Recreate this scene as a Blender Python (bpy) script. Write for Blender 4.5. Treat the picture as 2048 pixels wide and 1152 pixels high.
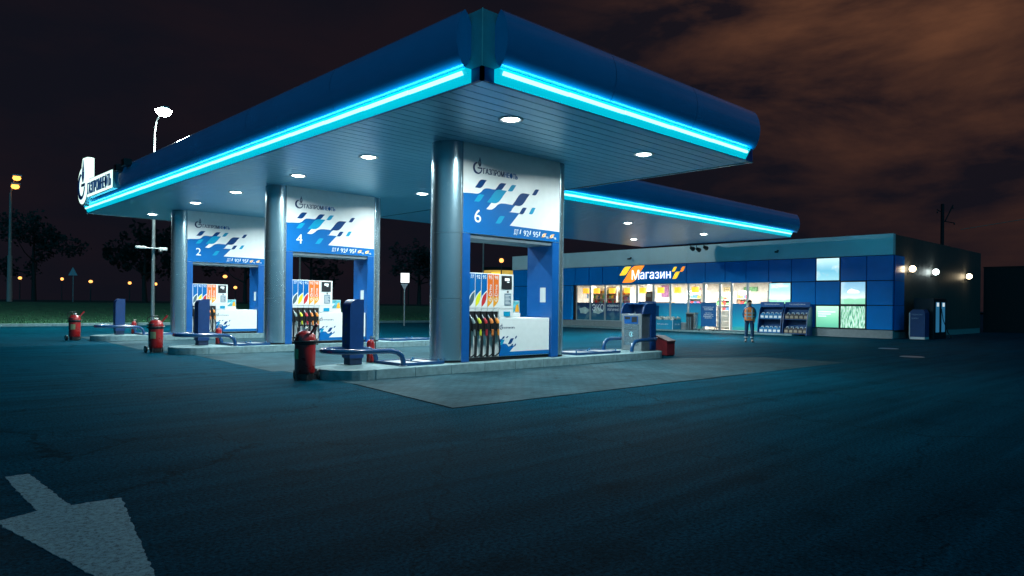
import bpy, math, random
from mathutils import Vector, Matrix, noise as mnoise
from mathutils.geometry import tessellate_polygon
random.seed(7)
S = bpy.context.scene
for o in list(bpy.data.objects): bpy.data.objects.remove(o, do_unlink=True)
COL = S.collection
PI = math.pi

# ------------------------------------------------------------------ camera
cam = bpy.data.cameras.new('camera'); camo = bpy.data.objects.new('camera', cam); COL.objects.link(camo)
cam.sensor_width = 36; cam.lens = 24.901; cam.shift_y = 0.01741; cam.clip_end = 2000; cam.clip_start = .05
pan = 0.8081041; roll = 0.0113797
F = Vector((math.cos(pan), math.sin(pan), 0)); Rr = Vector((math.sin(pan), -math.cos(pan), 0)); Uu = Vector((0, 0, 1))
R2 = math.cos(roll)*Rr + math.sin(roll)*Uu; U2 = -math.sin(roll)*Rr + math.cos(roll)*Uu
m = Matrix.Identity(4)
for i in range(3): m[i][0] = R2[i]; m[i][1] = U2[i]; m[i][2] = -F[i]
m.translation = (-7.6685, -8.8034, 1.5)
camo.matrix_world = m
S.camera = camo
S.render.engine = 'CYCLES'
S.view_settings.view_transform = 'Standard'; S.view_settings.look = 'None'
S.view_settings.exposure = 0.2; S.view_settings.gamma = 1
S.cycles.sample_clamp_indirect = 4; S.cycles.sample_clamp_direct = 0

# ------------------------------------------------------------------ night sky
W = bpy.data.worlds.new('World'); S.world = W; W.use_nodes = True
nt = W.node_tree; nt.nodes.clear()
def N(nt, t, **k):
    n = nt.nodes.new(t)
    for a, b in k.items(): setattr(n, a, b)
    return n
def L(nt, a, b): nt.links.new(a, b)
tc = N(nt, 'ShaderNodeTexCoord')
mp = N(nt, 'ShaderNodeMapping'); mp.inputs['Scale'].default_value = (1, 1, 3.2); L(nt, tc.outputs['Generated'], mp.inputs['Vector'])
n1 = N(nt, 'ShaderNodeTexNoise'); n1.inputs['Scale'].default_value = 3.1; n1.inputs['Detail'].default_value = 9; n1.inputs['Roughness'].default_value = .56; n1.inputs['Distortion'].default_value = .25
L(nt, mp.outputs[0], n1.inputs['Vector'])
rc = N(nt, 'ShaderNodeValToRGB'); L(nt, n1.outputs['Fac'], rc.inputs['Fac'])
rc.color_ramp.elements[0].position = .41; rc.color_ramp.elements[0].color = (0, 0, 0, 1)
rc.color_ramp.elements[1].position = .66; rc.color_ramp.elements[1].color = (1, 1, 1, 1)
def dotramp(d, a, b):
    v = N(nt, 'ShaderNodeVectorMath', operation='DOT_PRODUCT'); L(nt, tc.outputs['Generated'], v.inputs[0]); v.inputs[1].default_value = Vector(d).normalized()
    r = N(nt, 'ShaderNodeMapRange'); L(nt, v.outputs['Value'], r.inputs['Value']); r.inputs['From Min'].default_value = a; r.inputs['From Max'].default_value = b; r.interpolation_type = 'SMOOTHSTEP'
    return r.outputs[0]
glow = dotramp((math.cos(math.radians(4)), math.sin(math.radians(4)), .42), .77, 1.0)      # city glow lighting the clouds on the right
warm = N(nt, 'ShaderNodeMixRGB'); warm.inputs[1].default_value = (.0040, .0028, .0045, 1); warm.inputs[2].default_value = (.125, .048, .021, 1)
mf = N(nt, 'ShaderNodeMath', operation='MULTIPLY'); L(nt, glow, mf.inputs[0]); L(nt, rc.outputs[0], mf.inputs[1]); 
ma = N(nt, 'ShaderNodeMath', operation='MULTIPLY_ADD'); L(nt, glow, ma.inputs[0]); ma.inputs[1].default_value = .05; L(nt, mf.outputs[0], ma.inputs[2]); ma.use_clamp = True
sz = N(nt, 'ShaderNodeSeparateXYZ'); L(nt, tc.outputs['Generated'], sz.inputs[0])
el = N(nt, 'ShaderNodeMapRange'); L(nt, sz.outputs['Z'], el.inputs['Value']); el.inputs['From Min'].default_value = 0; el.inputs['From Max'].default_value = .46; el.inputs['To Min'].default_value = .10; el.inputs['To Max'].default_value = 1; el.interpolation_type = 'SMOOTHSTEP'
me_ = N(nt, 'ShaderNodeMath', operation='MULTIPLY'); L(nt, ma.outputs[0], me_.inputs[0]); L(nt, el.outputs[0], me_.inputs[1]); L(nt, me_.outputs[0], warm.inputs[0])
# bluish veil low over the horizon, a few faint cloud banks
low = N(nt, 'ShaderNodeMixRGB', blend_type='ADD'); low.inputs[0].default_value = 1
L(nt, warm.outputs[0], low.inputs[1])
cl2 = N(nt, 'ShaderNodeMixRGB'); L(nt, rc.outputs[0], cl2.inputs[0]); cl2.inputs[1].default_value = (.0008, .0022, .0045, 1); cl2.inputs[2].default_value = (.0045, .003, .0045, 1)
L(nt, cl2.outputs[0], low.inputs[2])
# added blue-green fill light behind the viewer, brightens the canopy fascia
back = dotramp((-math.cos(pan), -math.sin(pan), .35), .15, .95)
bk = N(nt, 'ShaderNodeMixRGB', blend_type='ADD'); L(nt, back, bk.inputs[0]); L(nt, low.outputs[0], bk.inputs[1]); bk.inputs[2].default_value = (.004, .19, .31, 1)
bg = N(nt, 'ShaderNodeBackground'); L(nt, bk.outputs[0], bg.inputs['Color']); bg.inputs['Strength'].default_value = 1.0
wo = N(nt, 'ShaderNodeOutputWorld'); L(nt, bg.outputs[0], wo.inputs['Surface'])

# ------------------------------------------------------------------ materials
MATS = {}
def mat(name, col, rough=.5, metal=0, emit=None, es=0, var=.12, vs=6., bump=0., bs=60., coat=0., spec=.5, rv=.0):
    if name in MATS: return MATS[name]
    M = bpy.data.materials.new(name); M.use_nodes = True; t = M.node_tree; b = t.nodes['Principled BSDF']
    b.inputs['Roughness'].default_value = rough; b.inputs['Metallic'].default_value = metal
    b.inputs['Coat Weight'].default_value = coat; b.inputs['Coat Roughness'].default_value = .06; b.inputs['Specular IOR Level'].default_value = spec
    tcn = N(t, 'ShaderNodeTexCoord')
    ns = N(t, 'ShaderNodeTexNoise'); ns.inputs['Scale'].default_value = vs; ns.inputs['Detail'].default_value = 6; L(t, tcn.outputs['Object'], ns.inputs['Vector'])
    mr = N(t, 'ShaderNodeMapRange'); L(t, ns.outputs['Fac'], mr.inputs['Value']); mr.inputs['From Min'].default_value = .3; mr.inputs['From Max'].default_value = .7
    mr.inputs['To Min'].default_value = 1-var; mr.inputs['To Max'].default_value = 1+var
    mx = N(t, 'ShaderNodeVectorMath', operation='SCALE'); mx.inputs[0].default_value = col[:3]; L(t, mr.outputs[0], mx.inputs['Scale'])
    L(t, mx.outputs[0], b.inputs['Base Color'])
    if rv:
        r2 = N(t, 'ShaderNodeMapRange'); L(t, ns.outputs['Fac'], r2.inputs['Value']); r2.inputs['From Min'].default_value = .3; r2.inputs['From Max'].default_value = .7
        r2.inputs['To Min'].default_value = rough-rv; r2.inputs['To Max'].default_value = rough+rv; L(t, r2.outputs[0], b.inputs['Roughness'])
    if emit: b.inputs['Emission Color'].default_value = (*emit, 1); b.inputs['Emission Strength'].default_value = es
    if bump:
        nb = N(t, 'ShaderNodeTexNoise'); nb.inputs['Scale'].default_value = bs; nb.inputs['Detail'].default_value = 4; L(t, tcn.outputs['Object'], nb.inputs['Vector'])
        bp = N(t, 'ShaderNodeBump'); bp.inputs['Strength'].default_value = bump; bp.inputs['Distance'].default_value = .02; L(t, nb.outputs['Fac'], bp.inputs['Height']); L(t, bp.outputs[0], b.inputs['Normal'])
    MATS[name] = M; return M
white = mat('white_enamel', (.78, .80, .78), .38, var=.03, rv=.05)
offw = mat('offwhite_plastic', (.66, .68, .67), .5, var=.04)
blue = mat('blue_paint', (.004, .085, .30), .35, var=.06, rv=.06)
bluel = mat('print_blue', (.000, .115, .36), .5, var=.03, spec=.2)
navy = mat('print_navy', (.002, .045, .17), .5, var=.03, spec=.15)
navyt = mat('letter_navy', (.006, .03, .11), .45, var=.02)
cyan = mat('print_cyan', (.003, .29, .50), .5, var=.03, spec=.2)
fasc = mat('fascia_blue_gloss', (.004, .32, .66), .24, var=.04, vs=1.2, coat=.35, rv=.04)
steel = mat('brushed_steel', (.38, .52, .58), .27, .85, var=.02, vs=1.5)
steelb = mat('galvanised_steel', (.42, .46, .48), .38, .9, var=.12, vs=9)
silver = mat('corner_aluminium', (.30, .50, .55), .5, .2, var=.05)
soff = mat('soffit_aluminium', (.21, .56, .74), .34, .45, var=.03, vs=2)
dark = mat('dark_void', (.008, .009, .012), .8)
black = mat('black_rubber', (.012, .013, .015), .5, var=.2)
blackp = mat('black_plastic', (.02, .022, .026), .35)
conc = mat('island_concrete', (.15, .25, .27), .8, var=.22, vs=7, bump=.25, bs=35)
red = mat('extinguisher_red', (.38, .012, .012), .3, var=.12, rv=.06, coat=.4)
dred = mat('sandbox_red', (.17, .012, .018), .5, var=.2)
brass = mat('valve_metal', (.55, .5, .42), .35, .9)
txtw = mat('letter_white', (.82, .84, .84), .5, var=.01)
orange = mat('print_orange', (.85, .16, .015), .4, var=.02)
amber = mat('print_amber', (.88, .36, .02), .4, var=.02)
yellow = mat('print_yellow', (.80, .78, .02), .4, var=.02)
redp = mat('print_red', (.62, .03, .03), .4, var=.02)
slate = mat('print_slate', (.06, .11, .14), .4, var=.02)
paper = mat('paper', (.62, .66, .66), .7, var=.03)
cladw = mat('roof_band_panel', (.66, .80, .84), .35, .15, var=.04, vs=1.2, rv=.06)
cladb = mat('cladding_blue', (.001, .23, .70), .2, var=.05, vs=2, spec=.3)
cladg = mat('side_cladding_grey', (.085, .085, .08), .5, .2, var=.08)
plinthm = mat('plinth_grey', (.24, .27, .28), .7, var=.1, bump=.1)
alu = mat('window_frame_aluminium', (.60, .64, .66), .35, .5, var=.03)
poleg = mat('pole_galvanised', (.33, .37, .38), .45, .7, var=.1)
roofm = mat('roof_membrane', (.06, .065, .07), .8)
def emat(name, col, s):
    if name in MATS: return MATS[name]
    M = bpy.data.materials.new(name); M.use_nodes = True; b = M.node_tree.nodes['Principled BSDF']
    b.inputs['Base Color'].default_value = (*[min(c, .8) for c in col], 1); b.inputs['Emission Color'].default_value = (*col, 1); b.inputs['Emission Strength'].default_value = s
    ns = N(M.node_tree, 'ShaderNodeTexNoise'); ns.inputs['Scale'].default_value = 3
    mr = N(M.node_tree, 'ShaderNodeMapRange'); L(M.node_tree, ns.outputs['Fac'], mr.inputs['Value']); mr.inputs['To Min'].default_value = s*.85; mr.inputs['To Max'].default_value = s*1.15; L(M.node_tree, mr.outputs[0], b.inputs['Emission Strength'])
    MATS[name] = M; return M
e_tube = emat('led_tube_glow', (.56, 1.0, .90), 1.15)
e_band = emat('led_diffuser_glow', (.0, .46, .60), .95)
e_lamp = emat('downlight_glow', (.9, 1.0, 1.0), 26)
e_sod = emat('sodium_lamp_glow', (1.0, .36, .06), 3.0)
e_sodf = emat('far_lamp_glow', (1.0, .40, .10), 2.2)
e_whl = emat('white_lamp_glow', (.80, 1.0, .92), 130)
e_sign = emat('sign_box_glow', (.72, 1.0, .86), 1.25)
e_signy = emat('sign_letter_white_glow', (.95, .98, 1.0), 1.3)
e_signo = emat('sign_orange_glow', (1.0, .28, .02), 1.0)
e_signa = emat('sign_amber_glow', (1.0, .62, .03), 1.0)
e_cream = emat('ceiling_panel_glow', (1.0, .88, .74), 6)
e_pend = emat('pendant_orange_glow', (1.0, .40, .03), 1.7)
e_wall1 = emat('wall_lamp_warm', (1.0, .80, .50), 12)
e_wall2 = emat('wall_lamp_cool', (.85, 1.0, .97), 14)
e_lcd = emat('lcd_glow', (.75, .85, .85), .7)
e_strip = emat('blue_strip_glow', (.05, .28, .50), .32)

def asphalt():
    M = bpy.data.materials.new('asphalt'); M.use_nodes = True; t = M.node_tree; b = t.nodes['Principled BSDF']
    tcn = N(t, 'ShaderNodeTexCoord')
    big = N(t, 'ShaderNodeTexNoise'); big.inputs['Scale'].default_value = .35; big.inputs['Detail'].default_value = 6; L(t, tcn.outputs['Object'], big.inputs['Vector'])
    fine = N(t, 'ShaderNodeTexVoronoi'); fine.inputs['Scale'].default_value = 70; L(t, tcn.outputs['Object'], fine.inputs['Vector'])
    mid = N(t, 'ShaderNodeTexNoise'); mid.inputs['Scale'].default_value = 34; mid.inputs['Detail'].default_value = 8; mid.inputs['Roughness'].default_value = .75; L(t, tcn.outputs['Object'], mid.inputs['Vector'])
    r1 = N(t, 'ShaderNodeMapRange'); L(t, big.outputs['Fac'], r1.inputs['Value']); r1.inputs['From Min'].default_value = .3; r1.inputs['From Max'].default_value = .7; r1.inputs['To Min'].default_value = .85; r1.inputs['To Max'].default_value = 1.15
    r2 = N(t, 'ShaderNodeMapRange'); L(t, mid.outputs['Fac'], r2.inputs['Value']); r2.inputs['From Min'].default_value = .36; r2.inputs['From Max'].default_value = .66; r2.inputs['To Min'].default_value = .15; r2.inputs['To Max'].default_value = 2.1
    mm = N(t, 'ShaderNodeMath', operation='MULTIPLY'); L(t, r1.outputs[0], mm.inputs[0]); L(t, r2.outputs[0], mm.inputs[1])
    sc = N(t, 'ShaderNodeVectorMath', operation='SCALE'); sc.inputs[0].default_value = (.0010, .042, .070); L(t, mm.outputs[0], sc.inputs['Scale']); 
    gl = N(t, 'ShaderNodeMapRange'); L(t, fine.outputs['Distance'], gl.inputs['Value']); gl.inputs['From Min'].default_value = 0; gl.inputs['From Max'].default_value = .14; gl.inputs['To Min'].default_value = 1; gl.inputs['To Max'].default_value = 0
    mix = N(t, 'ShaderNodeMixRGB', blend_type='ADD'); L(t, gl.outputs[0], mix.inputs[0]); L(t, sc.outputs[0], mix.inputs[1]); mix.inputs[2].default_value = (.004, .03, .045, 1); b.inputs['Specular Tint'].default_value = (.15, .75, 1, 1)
    # oil drips, tyre scuffs and hairline cracks
    st = N(t, 'ShaderNodeTexNoise'); st.inputs['Scale'].default_value = 1.1; st.inputs['Detail'].default_value = 10; st.inputs['Roughness'].default_value = .72; L(t, tcn.outputs['Object'], st.inputs['Vector'])
    sr = N(t, 'ShaderNodeMapRange'); L(t, st.outputs['Fac'], sr.inputs['Value']); sr.inputs['From Min'].default_value = .55; sr.inputs['From Max'].default_value = .68; sr.inputs['To Min'].default_value = 1; sr.inputs['To Max'].default_value = .55
    mpt = N(t, 'ShaderNodeMapping'); mpt.inputs['Rotation'].default_value = (0, 0, .35); mpt.inputs['Scale'].default_value = (.12, 2.4, 1); L(t, tcn.outputs['Object'], mpt.inputs['Vector'])
    ty = N(t, 'ShaderNodeTexNoise'); ty.inputs['Scale'].default_value = 1.3; ty.inputs['Detail'].default_value = 5; ty.inputs['Distortion'].default_value = .4; L(t, mpt.outputs[0], ty.inputs['Vector'])
    tr_ = N(t, 'ShaderNodeMapRange'); L(t, ty.outputs['Fac'], tr_.inputs['Value']); tr_.inputs['From Min'].default_value = .35; tr_.inputs['From Max'].default_value = .65; tr_.inputs['To Min'].default_value = .78; tr_.inputs['To Max'].default_value = 1.2
    vw = N(t, 'ShaderNodeVectorMath', operation='MULTIPLY_ADD'); L(t, st.outputs['Color'], vw.inputs[0]); vw.inputs[1].default_value = (1.2, 1.2, 0); L(t, tcn.outputs['Object'], vw.inputs[2])
    ck = N(t, 'ShaderNodeTexVoronoi'); ck.feature = 'DISTANCE_TO_EDGE'; ck.inputs['Scale'].default_value = .22; L(t, vw.outputs[0], ck.inputs['Vector'])
    cr_ = N(t, 'ShaderNodeMapRange'); L(t, ck.outputs['Distance'], cr_.inputs['Value']); cr_.inputs['From Min'].default_value = .0; cr_.inputs['From Max'].default_value = .0045; cr_.inputs['To Min'].default_value = .35; cr_.inputs['To Max'].default_value = 1
    m1 = N(t, 'ShaderNodeMath', operation='MULTIPLY'); L(t, sr.outputs[0], m1.inputs[0]); L(t, tr_.outputs[0], m1.inputs[1])
    m2 = N(t, 'ShaderNodeMath', operation='MULTIPLY'); L(t, m1.outputs[0], m2.inputs[0]); L(t, cr_.outputs[0], m2.inputs[1])
    fin = N(t, 'ShaderNodeVectorMath', operation='SCALE'); L(t, mix.outputs[0], fin.inputs[0]); L(t, m2.outputs[0], fin.inputs['Scale'])
    L(t, fin.outputs[0], b.inputs['Base Color'])
    r3 = N(t, 'ShaderNodeMapRange'); L(t, big.outputs['Fac'], r3.inputs['Value']); r3.inputs['From Min'].default_value = .35; r3.inputs['From Max'].default_value = .65; b.inputs['Specular IOR Level'].default_value = .006; r3.inputs['To Min'].default_value = .58; r3.inputs['To Max'].default_value = .66; L(t, r3.outputs[0], b.inputs['Roughness'])
    bp = N(t, 'ShaderNodeBump'); bp.inputs['Strength'].default_value = .9; bp.inputs['Distance'].default_value = .014; L(t, mid.outputs['Fac'], bp.inputs['Height']); L(t, bp.outputs[0], b.inputs['Normal'])
    return M
def pavers():
    M = bpy.data.materials.new('block_paving'); M.use_nodes = True; t = M.node_tree; b = t.nodes['Principled BSDF']
    tcn = N(t, 'ShaderNodeTexCoord'); br = N(t, 'ShaderNodeTexBrick'); L(t, tcn.outputs['Object'], br.inputs['Vector'])
    br.inputs['Scale'].default_value = 1; br.inputs['Brick Width'].default_value = .24; br.inputs['Row Height'].default_value = .12; br.inputs['Mortar Size'].default_value = .007
    br.inputs['Color1'].default_value = (.022, .058, .074, 1); br.inputs['Color2'].default_value = (.033, .080, .100, 1); br.inputs['Mortar'].default_value = (.008, .022, .03, 1)
    ns = N(t, 'ShaderNodeTexNoise'); ns.inputs['Scale'].default_value = .8; ns.inputs['Detail'].default_value = 8; L(t, tcn.outputs['Object'], ns.inputs['Vector'])
    r = N(t, 'ShaderNodeMapRange'); L(t, ns.outputs['Fac'], r.inputs['Value']); r.inputs['From Min'].default_value = .3; r.inputs['From Max'].default_value = .7; r.inputs['To Min'].default_value = .65; r.inputs['To Max'].default_value = 1.25
    sc = N(t, 'ShaderNodeVectorMath', operation='SCALE'); L(t, br.outputs['Color'], sc.inputs[0]); L(t, r.outputs[0], sc.inputs['Scale']); L(t, sc.outputs[0], b.inputs['Base Color'])
    b.inputs['Roughness'].default_value = .72; b.inputs['Specular IOR Level'].default_value = .06; b.inputs['Specular Tint'].default_value = (.3, .8, 1, 1)
    st = N(t, 'ShaderNodeTexNoise'); st.inputs['Scale'].default_value = 2.6; st.inputs['Detail'].default_value = 10; st.inputs['Roughness'].default_value = .7; L(t, tcn.outputs['Object'], st.inputs['Vector'])
    sr = N(t, 'ShaderNodeMapRange'); L(t, st.outputs['Fac'], sr.inputs['Value']); sr.inputs['From Min'].default_value = .58; sr.inputs['From Max'].default_value = .66; sr.inputs['To Min'].default_value = 1; sr.inputs['To Max'].default_value = .45
    s3 = N(t, 'ShaderNodeVectorMath', operation='SCALE'); L(t, sc.outputs[0], s3.inputs[0]); L(t, sr.outputs[0], s3.inputs['Scale']); L(t, s3.outputs[0], b.inputs['Base Color'])
    bp = N(t, 'ShaderNodeBump'); bp.inputs['Strength'].default_value = .4; bp.inputs['Distance'].default_value = .01; L(t, br.outputs['Fac'], bp.inputs['Height']); bp.invert = True; L(t, bp.outputs[0], b.inputs['Normal'])
    return M
def picture(name, stops, es=0., spots=True, glossy=.3, axis='Z', z0=0., z1=1.):
    """a printed sky-over-meadow picture: bands of colour by height, cloud shapes from noise"""
    M = bpy.data.materials.new(name); M.use_nodes = True; t = M.node_tree; b = t.nodes['Principled BSDF']
    tcn = N(t, 'ShaderNodeTexCoord'); sp = N(t, 'ShaderNodeSeparateXYZ'); L(t, tcn.outputs['Object'], sp.inputs[0])
    ns = N(t, 'ShaderNodeTexNoise'); ns.inputs['Scale'].default_value = 1.7; ns.inputs['Detail'].default_value = 5; L(t, tcn.outputs['Object'], ns.inputs['Vector'])
    mr = N(t, 'ShaderNodeMapRange'); L(t, sp.outputs[axis], mr.inputs['Value']); mr.inputs['From Min'].default_value = z0; mr.inputs['From Max'].default_value = z1
    ad = N(t, 'ShaderNodeMath', operation='MULTIPLY_ADD'); L(t, ns.outputs['Fac'], ad.inputs[0]); ad.inputs[1].default_value = .12; L(t, mr.outputs[0], ad.inputs[2])
    cr = N(t, 'ShaderNodeValToRGB'); L(t, ad.outputs[0], cr.inputs['Fac'])
    cr.color_ramp.elements[0].position = stops[0][0]; cr.color_ramp.elements[0].color = (*stops[0][1], 1)
    cr.color_ramp.elements[1].position = stops[-1][0]; cr.color_ramp.elements[1].color = (*stops[-1][1], 1)
    for p, c in stops[1:-1]:
        e = cr.color_ramp.elements.new(p); e.color = (*c, 1)
    out = cr.outputs[0]
    if spots:
        cs = N(t, 'ShaderNodeMapRange'); L(t, ns.outputs['Fac'], cs.inputs['Value']); cs.inputs['From Min'].default_value = .52; cs.inputs['From Max'].default_value = .68; cs.inputs['To Max'].default_value = .5
        mx = N(t, 'ShaderNodeMixRGB'); L(t, cs.outputs[0], mx.inputs[0]); L(t, out, mx.inputs[1]); mx.inputs[2].default_value = (*spots, 1) if isinstance(spots, tuple) else (.7, .8, .8, 1); out = mx.outputs[0]
    L(t, out, b.inputs['Base Color']); b.inputs['Roughness'].default_value = glossy
    if es: L(t, out, b.inputs['Emission Color']); b.inputs['Emission Strength'].default_value = es
    return M
def glassmat():
    M = bpy.data.materials.new('window_glass'); M.use_nodes = True; t = M.node_tree; t.nodes.clear()
    tr = N(t, 'ShaderNodeBsdfTransparent'); tr.inputs[0].default_value = (.93, .96, .95, 1); g = N(t, 'ShaderNodeBsdfGlossy'); g.inputs['Roughness'].default_value = .03
    fr = N(t, 'ShaderNodeFresnel'); fr.inputs['IOR'].default_value = 1.5; mx = N(t, 'ShaderNodeMixShader'); o = N(t, 'ShaderNodeOutputMaterial')
    L(t, fr.outputs[0], mx.inputs[0]); L(t, tr.outputs[0], mx.inputs[1]); L(t, g.outputs[0], mx.inputs[2]); L(t, mx.outputs[0], o.inputs[0]); return M
glass = glassmat()

# ------------------------------------------------------------------ mesh helpers
class Fr:
    def __init__(s, O, A, B): s.O, s.A, s.B = Vector(O), Vector(A).normalized(), Vector(B).normalized(); s.N = s.A.cross(s.B)
    def p(s, a, b, n=0): return s.O + s.A*a + s.B*b + s.N*n
class MB:
    def __init__(s): s.v = []; s.f = []; s.sm = []
    def add(s, vs, fs, smooth=False):
        k = len(s.v); s.v += [tuple(v) for v in vs]; s.f += [tuple(i+k for i in f) for f in fs]; s.sm += [smooth]*len(fs); return s
    def box(s, x0, x1, y0, y1, z0, z1):
        if x0 > x1: x0, x1 = x1, x0
        if y0 > y1: y0, y1 = y1, y0
        if z0 > z1: z0, z1 = z1, z0
        return s.add([(x, y, z) for z in (z0, z1) for y in (y0, y1) for x in (x0, x1)], [(0, 2, 3, 1), (4, 5, 7, 6), (0, 1, 5, 4), (2, 6, 7, 3), (0, 4, 6, 2), (1, 3, 7, 5)])
    def prism(s, pts, fr, n0, n1, smooth=False):
        k = len(pts); area = sum(pts[i][0]*pts[(i+1) % k][1]-pts[(i+1) % k][0]*pts[i][1] for i in range(k))
        if area < 0: pts = pts[::-1]
        tri = tessellate_polygon([[Vector((a, b, 0)) for a, b in pts]])
        if n0 > n1: n0, n1 = n1, n0
        top = [fr.p(a, b, n1) for a, b in pts]; bot = [fr.p(a, b, n0) for a, b in pts]
        def ori(t, up):
            a, b, c = [Vector((*pts[i], 0)) for i in t]; z = (b-a).cross(c-a).z
            return t if (z > 0) == up else t[::-1]
        s.add(top, [ori(tuple(t), True) for t in tri]); s.add(bot, [ori(tuple(t), False) for t in tri])
        s.add(bot+top, [(i, (i+1) % k, k+(i+1) % k, k+i) for i in range(k)], smooth)
        return s
    def cyl(s, p0, p1, r0, r1=None, seg=16, caps=True):
        r1 = r0 if r1 is None else r1
        p0, p1 = Vector(p0), Vector(p1); d = (p1-p0).normalized(); u = d.orthogonal().normalized(); w = d.cross(u)
        ring = lambda p, r: [p+u*math.cos(2*PI*i/seg)*r+w*math.sin(2*PI*i/seg)*r for i in range(seg)]
        a, b = ring(p0, r0), ring(p1, r1)
        s.add(a+b, [(i, (i+1) % seg, seg+(i+1) % seg, seg+i) for i in range(seg)], True)
        if caps:
            if r0 > 1e-4: s.add(a, [tuple(range(seg))[::-1]])
            if r1 > 1e-4: s.add(b, [tuple(range(seg))])
        return s
    def tube(s, path, r, seg=10, caps=True):
        P = [Vector(p) for p in path]; rs = r if isinstance(r, (list, tuple)) else [r]*len(P)
        u = None; rings = []
        for i, p in enumerate(P):
            d = (P[min(i+1, len(P)-1)]-P[max(i-1, 0)]).normalized()
            u = d.orthogonal().normalized() if u is None else (u-d*u.dot(d)).normalized()
            w = d.cross(u); rings.append([p+(u*math.cos(2*PI*k/seg)+w*math.sin(2*PI*k/seg))*rs[i] for k in range(seg)])
        vs = [v for q in rings for v in q]
        s.add(vs, [(i*seg+k, i*seg+(k+1) % seg, (i+1)*seg+(k+1) % seg, (i+1)*seg+k) for i in range(len(P)-1) for k in range(seg)], True)
        if caps: s.add(rings[0], [tuple(range(seg))[::-1]]); s.add(rings[-1], [tuple(range(seg))])
        return s
    def lathe(s, prof, c=(0, 0), seg=24, axis=None):
        vs = []; n = len(prof)
        for r, z in prof:
            for k in range(seg): vs.append((c[0]+r*math.cos(2*PI*k/seg), c[1]+r*math.sin(2*PI*k/seg), z))
        return s.add(vs, [(i*seg+k, i*seg+(k+1) % seg, (i+1)*seg+(k+1) % seg, (i+1)*seg+k) for i in range(n-1) for k in range(seg)], True)
    def mesh(s, name):
        me = bpy.data.meshes.new(name); me.from_pydata(s.v, [], s.f); me.validate()
        if len(me.polygons) == len(s.sm): me.polygons.foreach_set('use_smooth', s.sm)
        me.update(); return me
    def build(s, name, material, parent=None, bevel=0, loc=None):
        o = bpy.data.objects.new(name, s.mesh(name)); COL.objects.link(o); o.data.materials.append(material)
        if parent: o.parent = parent
        if loc: o.location = loc
        if bevel:
            b = o.modifiers.new('Bevel', 'BEVEL'); b.width = bevel; b.segments = 2; b.limit_method = 'ANGLE'; b.angle_limit = math.radians(40)
        return o
def tag(o, label=None, cat=None, group=None, kind=None):
    if label: o['label'] = label
    if cat: o['category'] = cat
    if group: o['group'] = group
    if kind: o['kind'] = kind
    return o
def empty(name, loc, rz=0, label=None, cat=None, group=None):
    o = bpy.data.objects.new(name, None); COL.objects.link(o); o.location = loc; o.rotation_euler = (0, 0, rz); o.empty_display_size = .2
    return tag(o, label, cat, group)
KIDS = {}
def kids(o): return [c for c in bpy.data.objects if c.parent == o]
def copy_tree(o, parent=None):
    c = o.copy(); COL.objects.link(c); c.parent = parent
    for ch in kids(o): copy_tree(ch, c)
    return c
def prop(name, parts_fn, loc, rz, label, cat, group=None):
    t = empty(name, loc, rz, label, cat, group); parts_fn(t); return t
def outlines(body, bold):
    cu = bpy.data.curves.new('t', 'FONT'); cu.body = body; cu.offset = bold; cu.resolution_u = 3; cu.fill_mode = 'NONE'
    o = bpy.data.objects.new('t', cu); COL.objects.link(o)
    dg = bpy.context.evaluated_depsgraph_get(); dg.update()
    me = bpy.data.meshes.new_from_object(o.evaluated_get(dg)); bpy.data.objects.remove(o, do_unlink=True)
    nx = {e.vertices[0]: e.vertices[1] for e in me.edges}; seen = set(); L_ = []
    for v0 in list(nx):
        if v0 in seen: continue
        l_ = []; v = v0
        while v not in seen and v in nx: seen.add(v); l_.append((me.vertices[v].co.x, me.vertices[v].co.y)); v = nx[v]
        if len(l_) > 2: L_.append(l_)
    bpy.data.meshes.remove(me); return L_
def parea(P): return sum(P[i][0]*P[(i+1) % len(P)][1]-P[(i+1) % len(P)][0]*P[i][1] for i in range(len(P)))/2
def inside(p, P):
    c = False
    for (x0, y0), (x1, y1) in zip(P, P[1:]+P[:1]):
        if (y0 > p[1]) != (y1 > p[1]) and p[0] < (x1-x0)*(p[1]-y0)/(y1-y0)+x0: c = not c
    return c
def fill(loops):
    flat = [q for l_ in loops for q in l_]; tri = [tuple(t) for t in tessellate_polygon([[Vector((*q, 0)) for q in l_] for l_ in loops])]
    want = abs(parea(loops[0]))-sum(abs(parea(h)) for h in loops[1:]); got = sum(abs(parea([flat[i] for i in t])) for t in tri)
    return flat, tri, abs(want-got) < .03*abs(want)+1e-6
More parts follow.
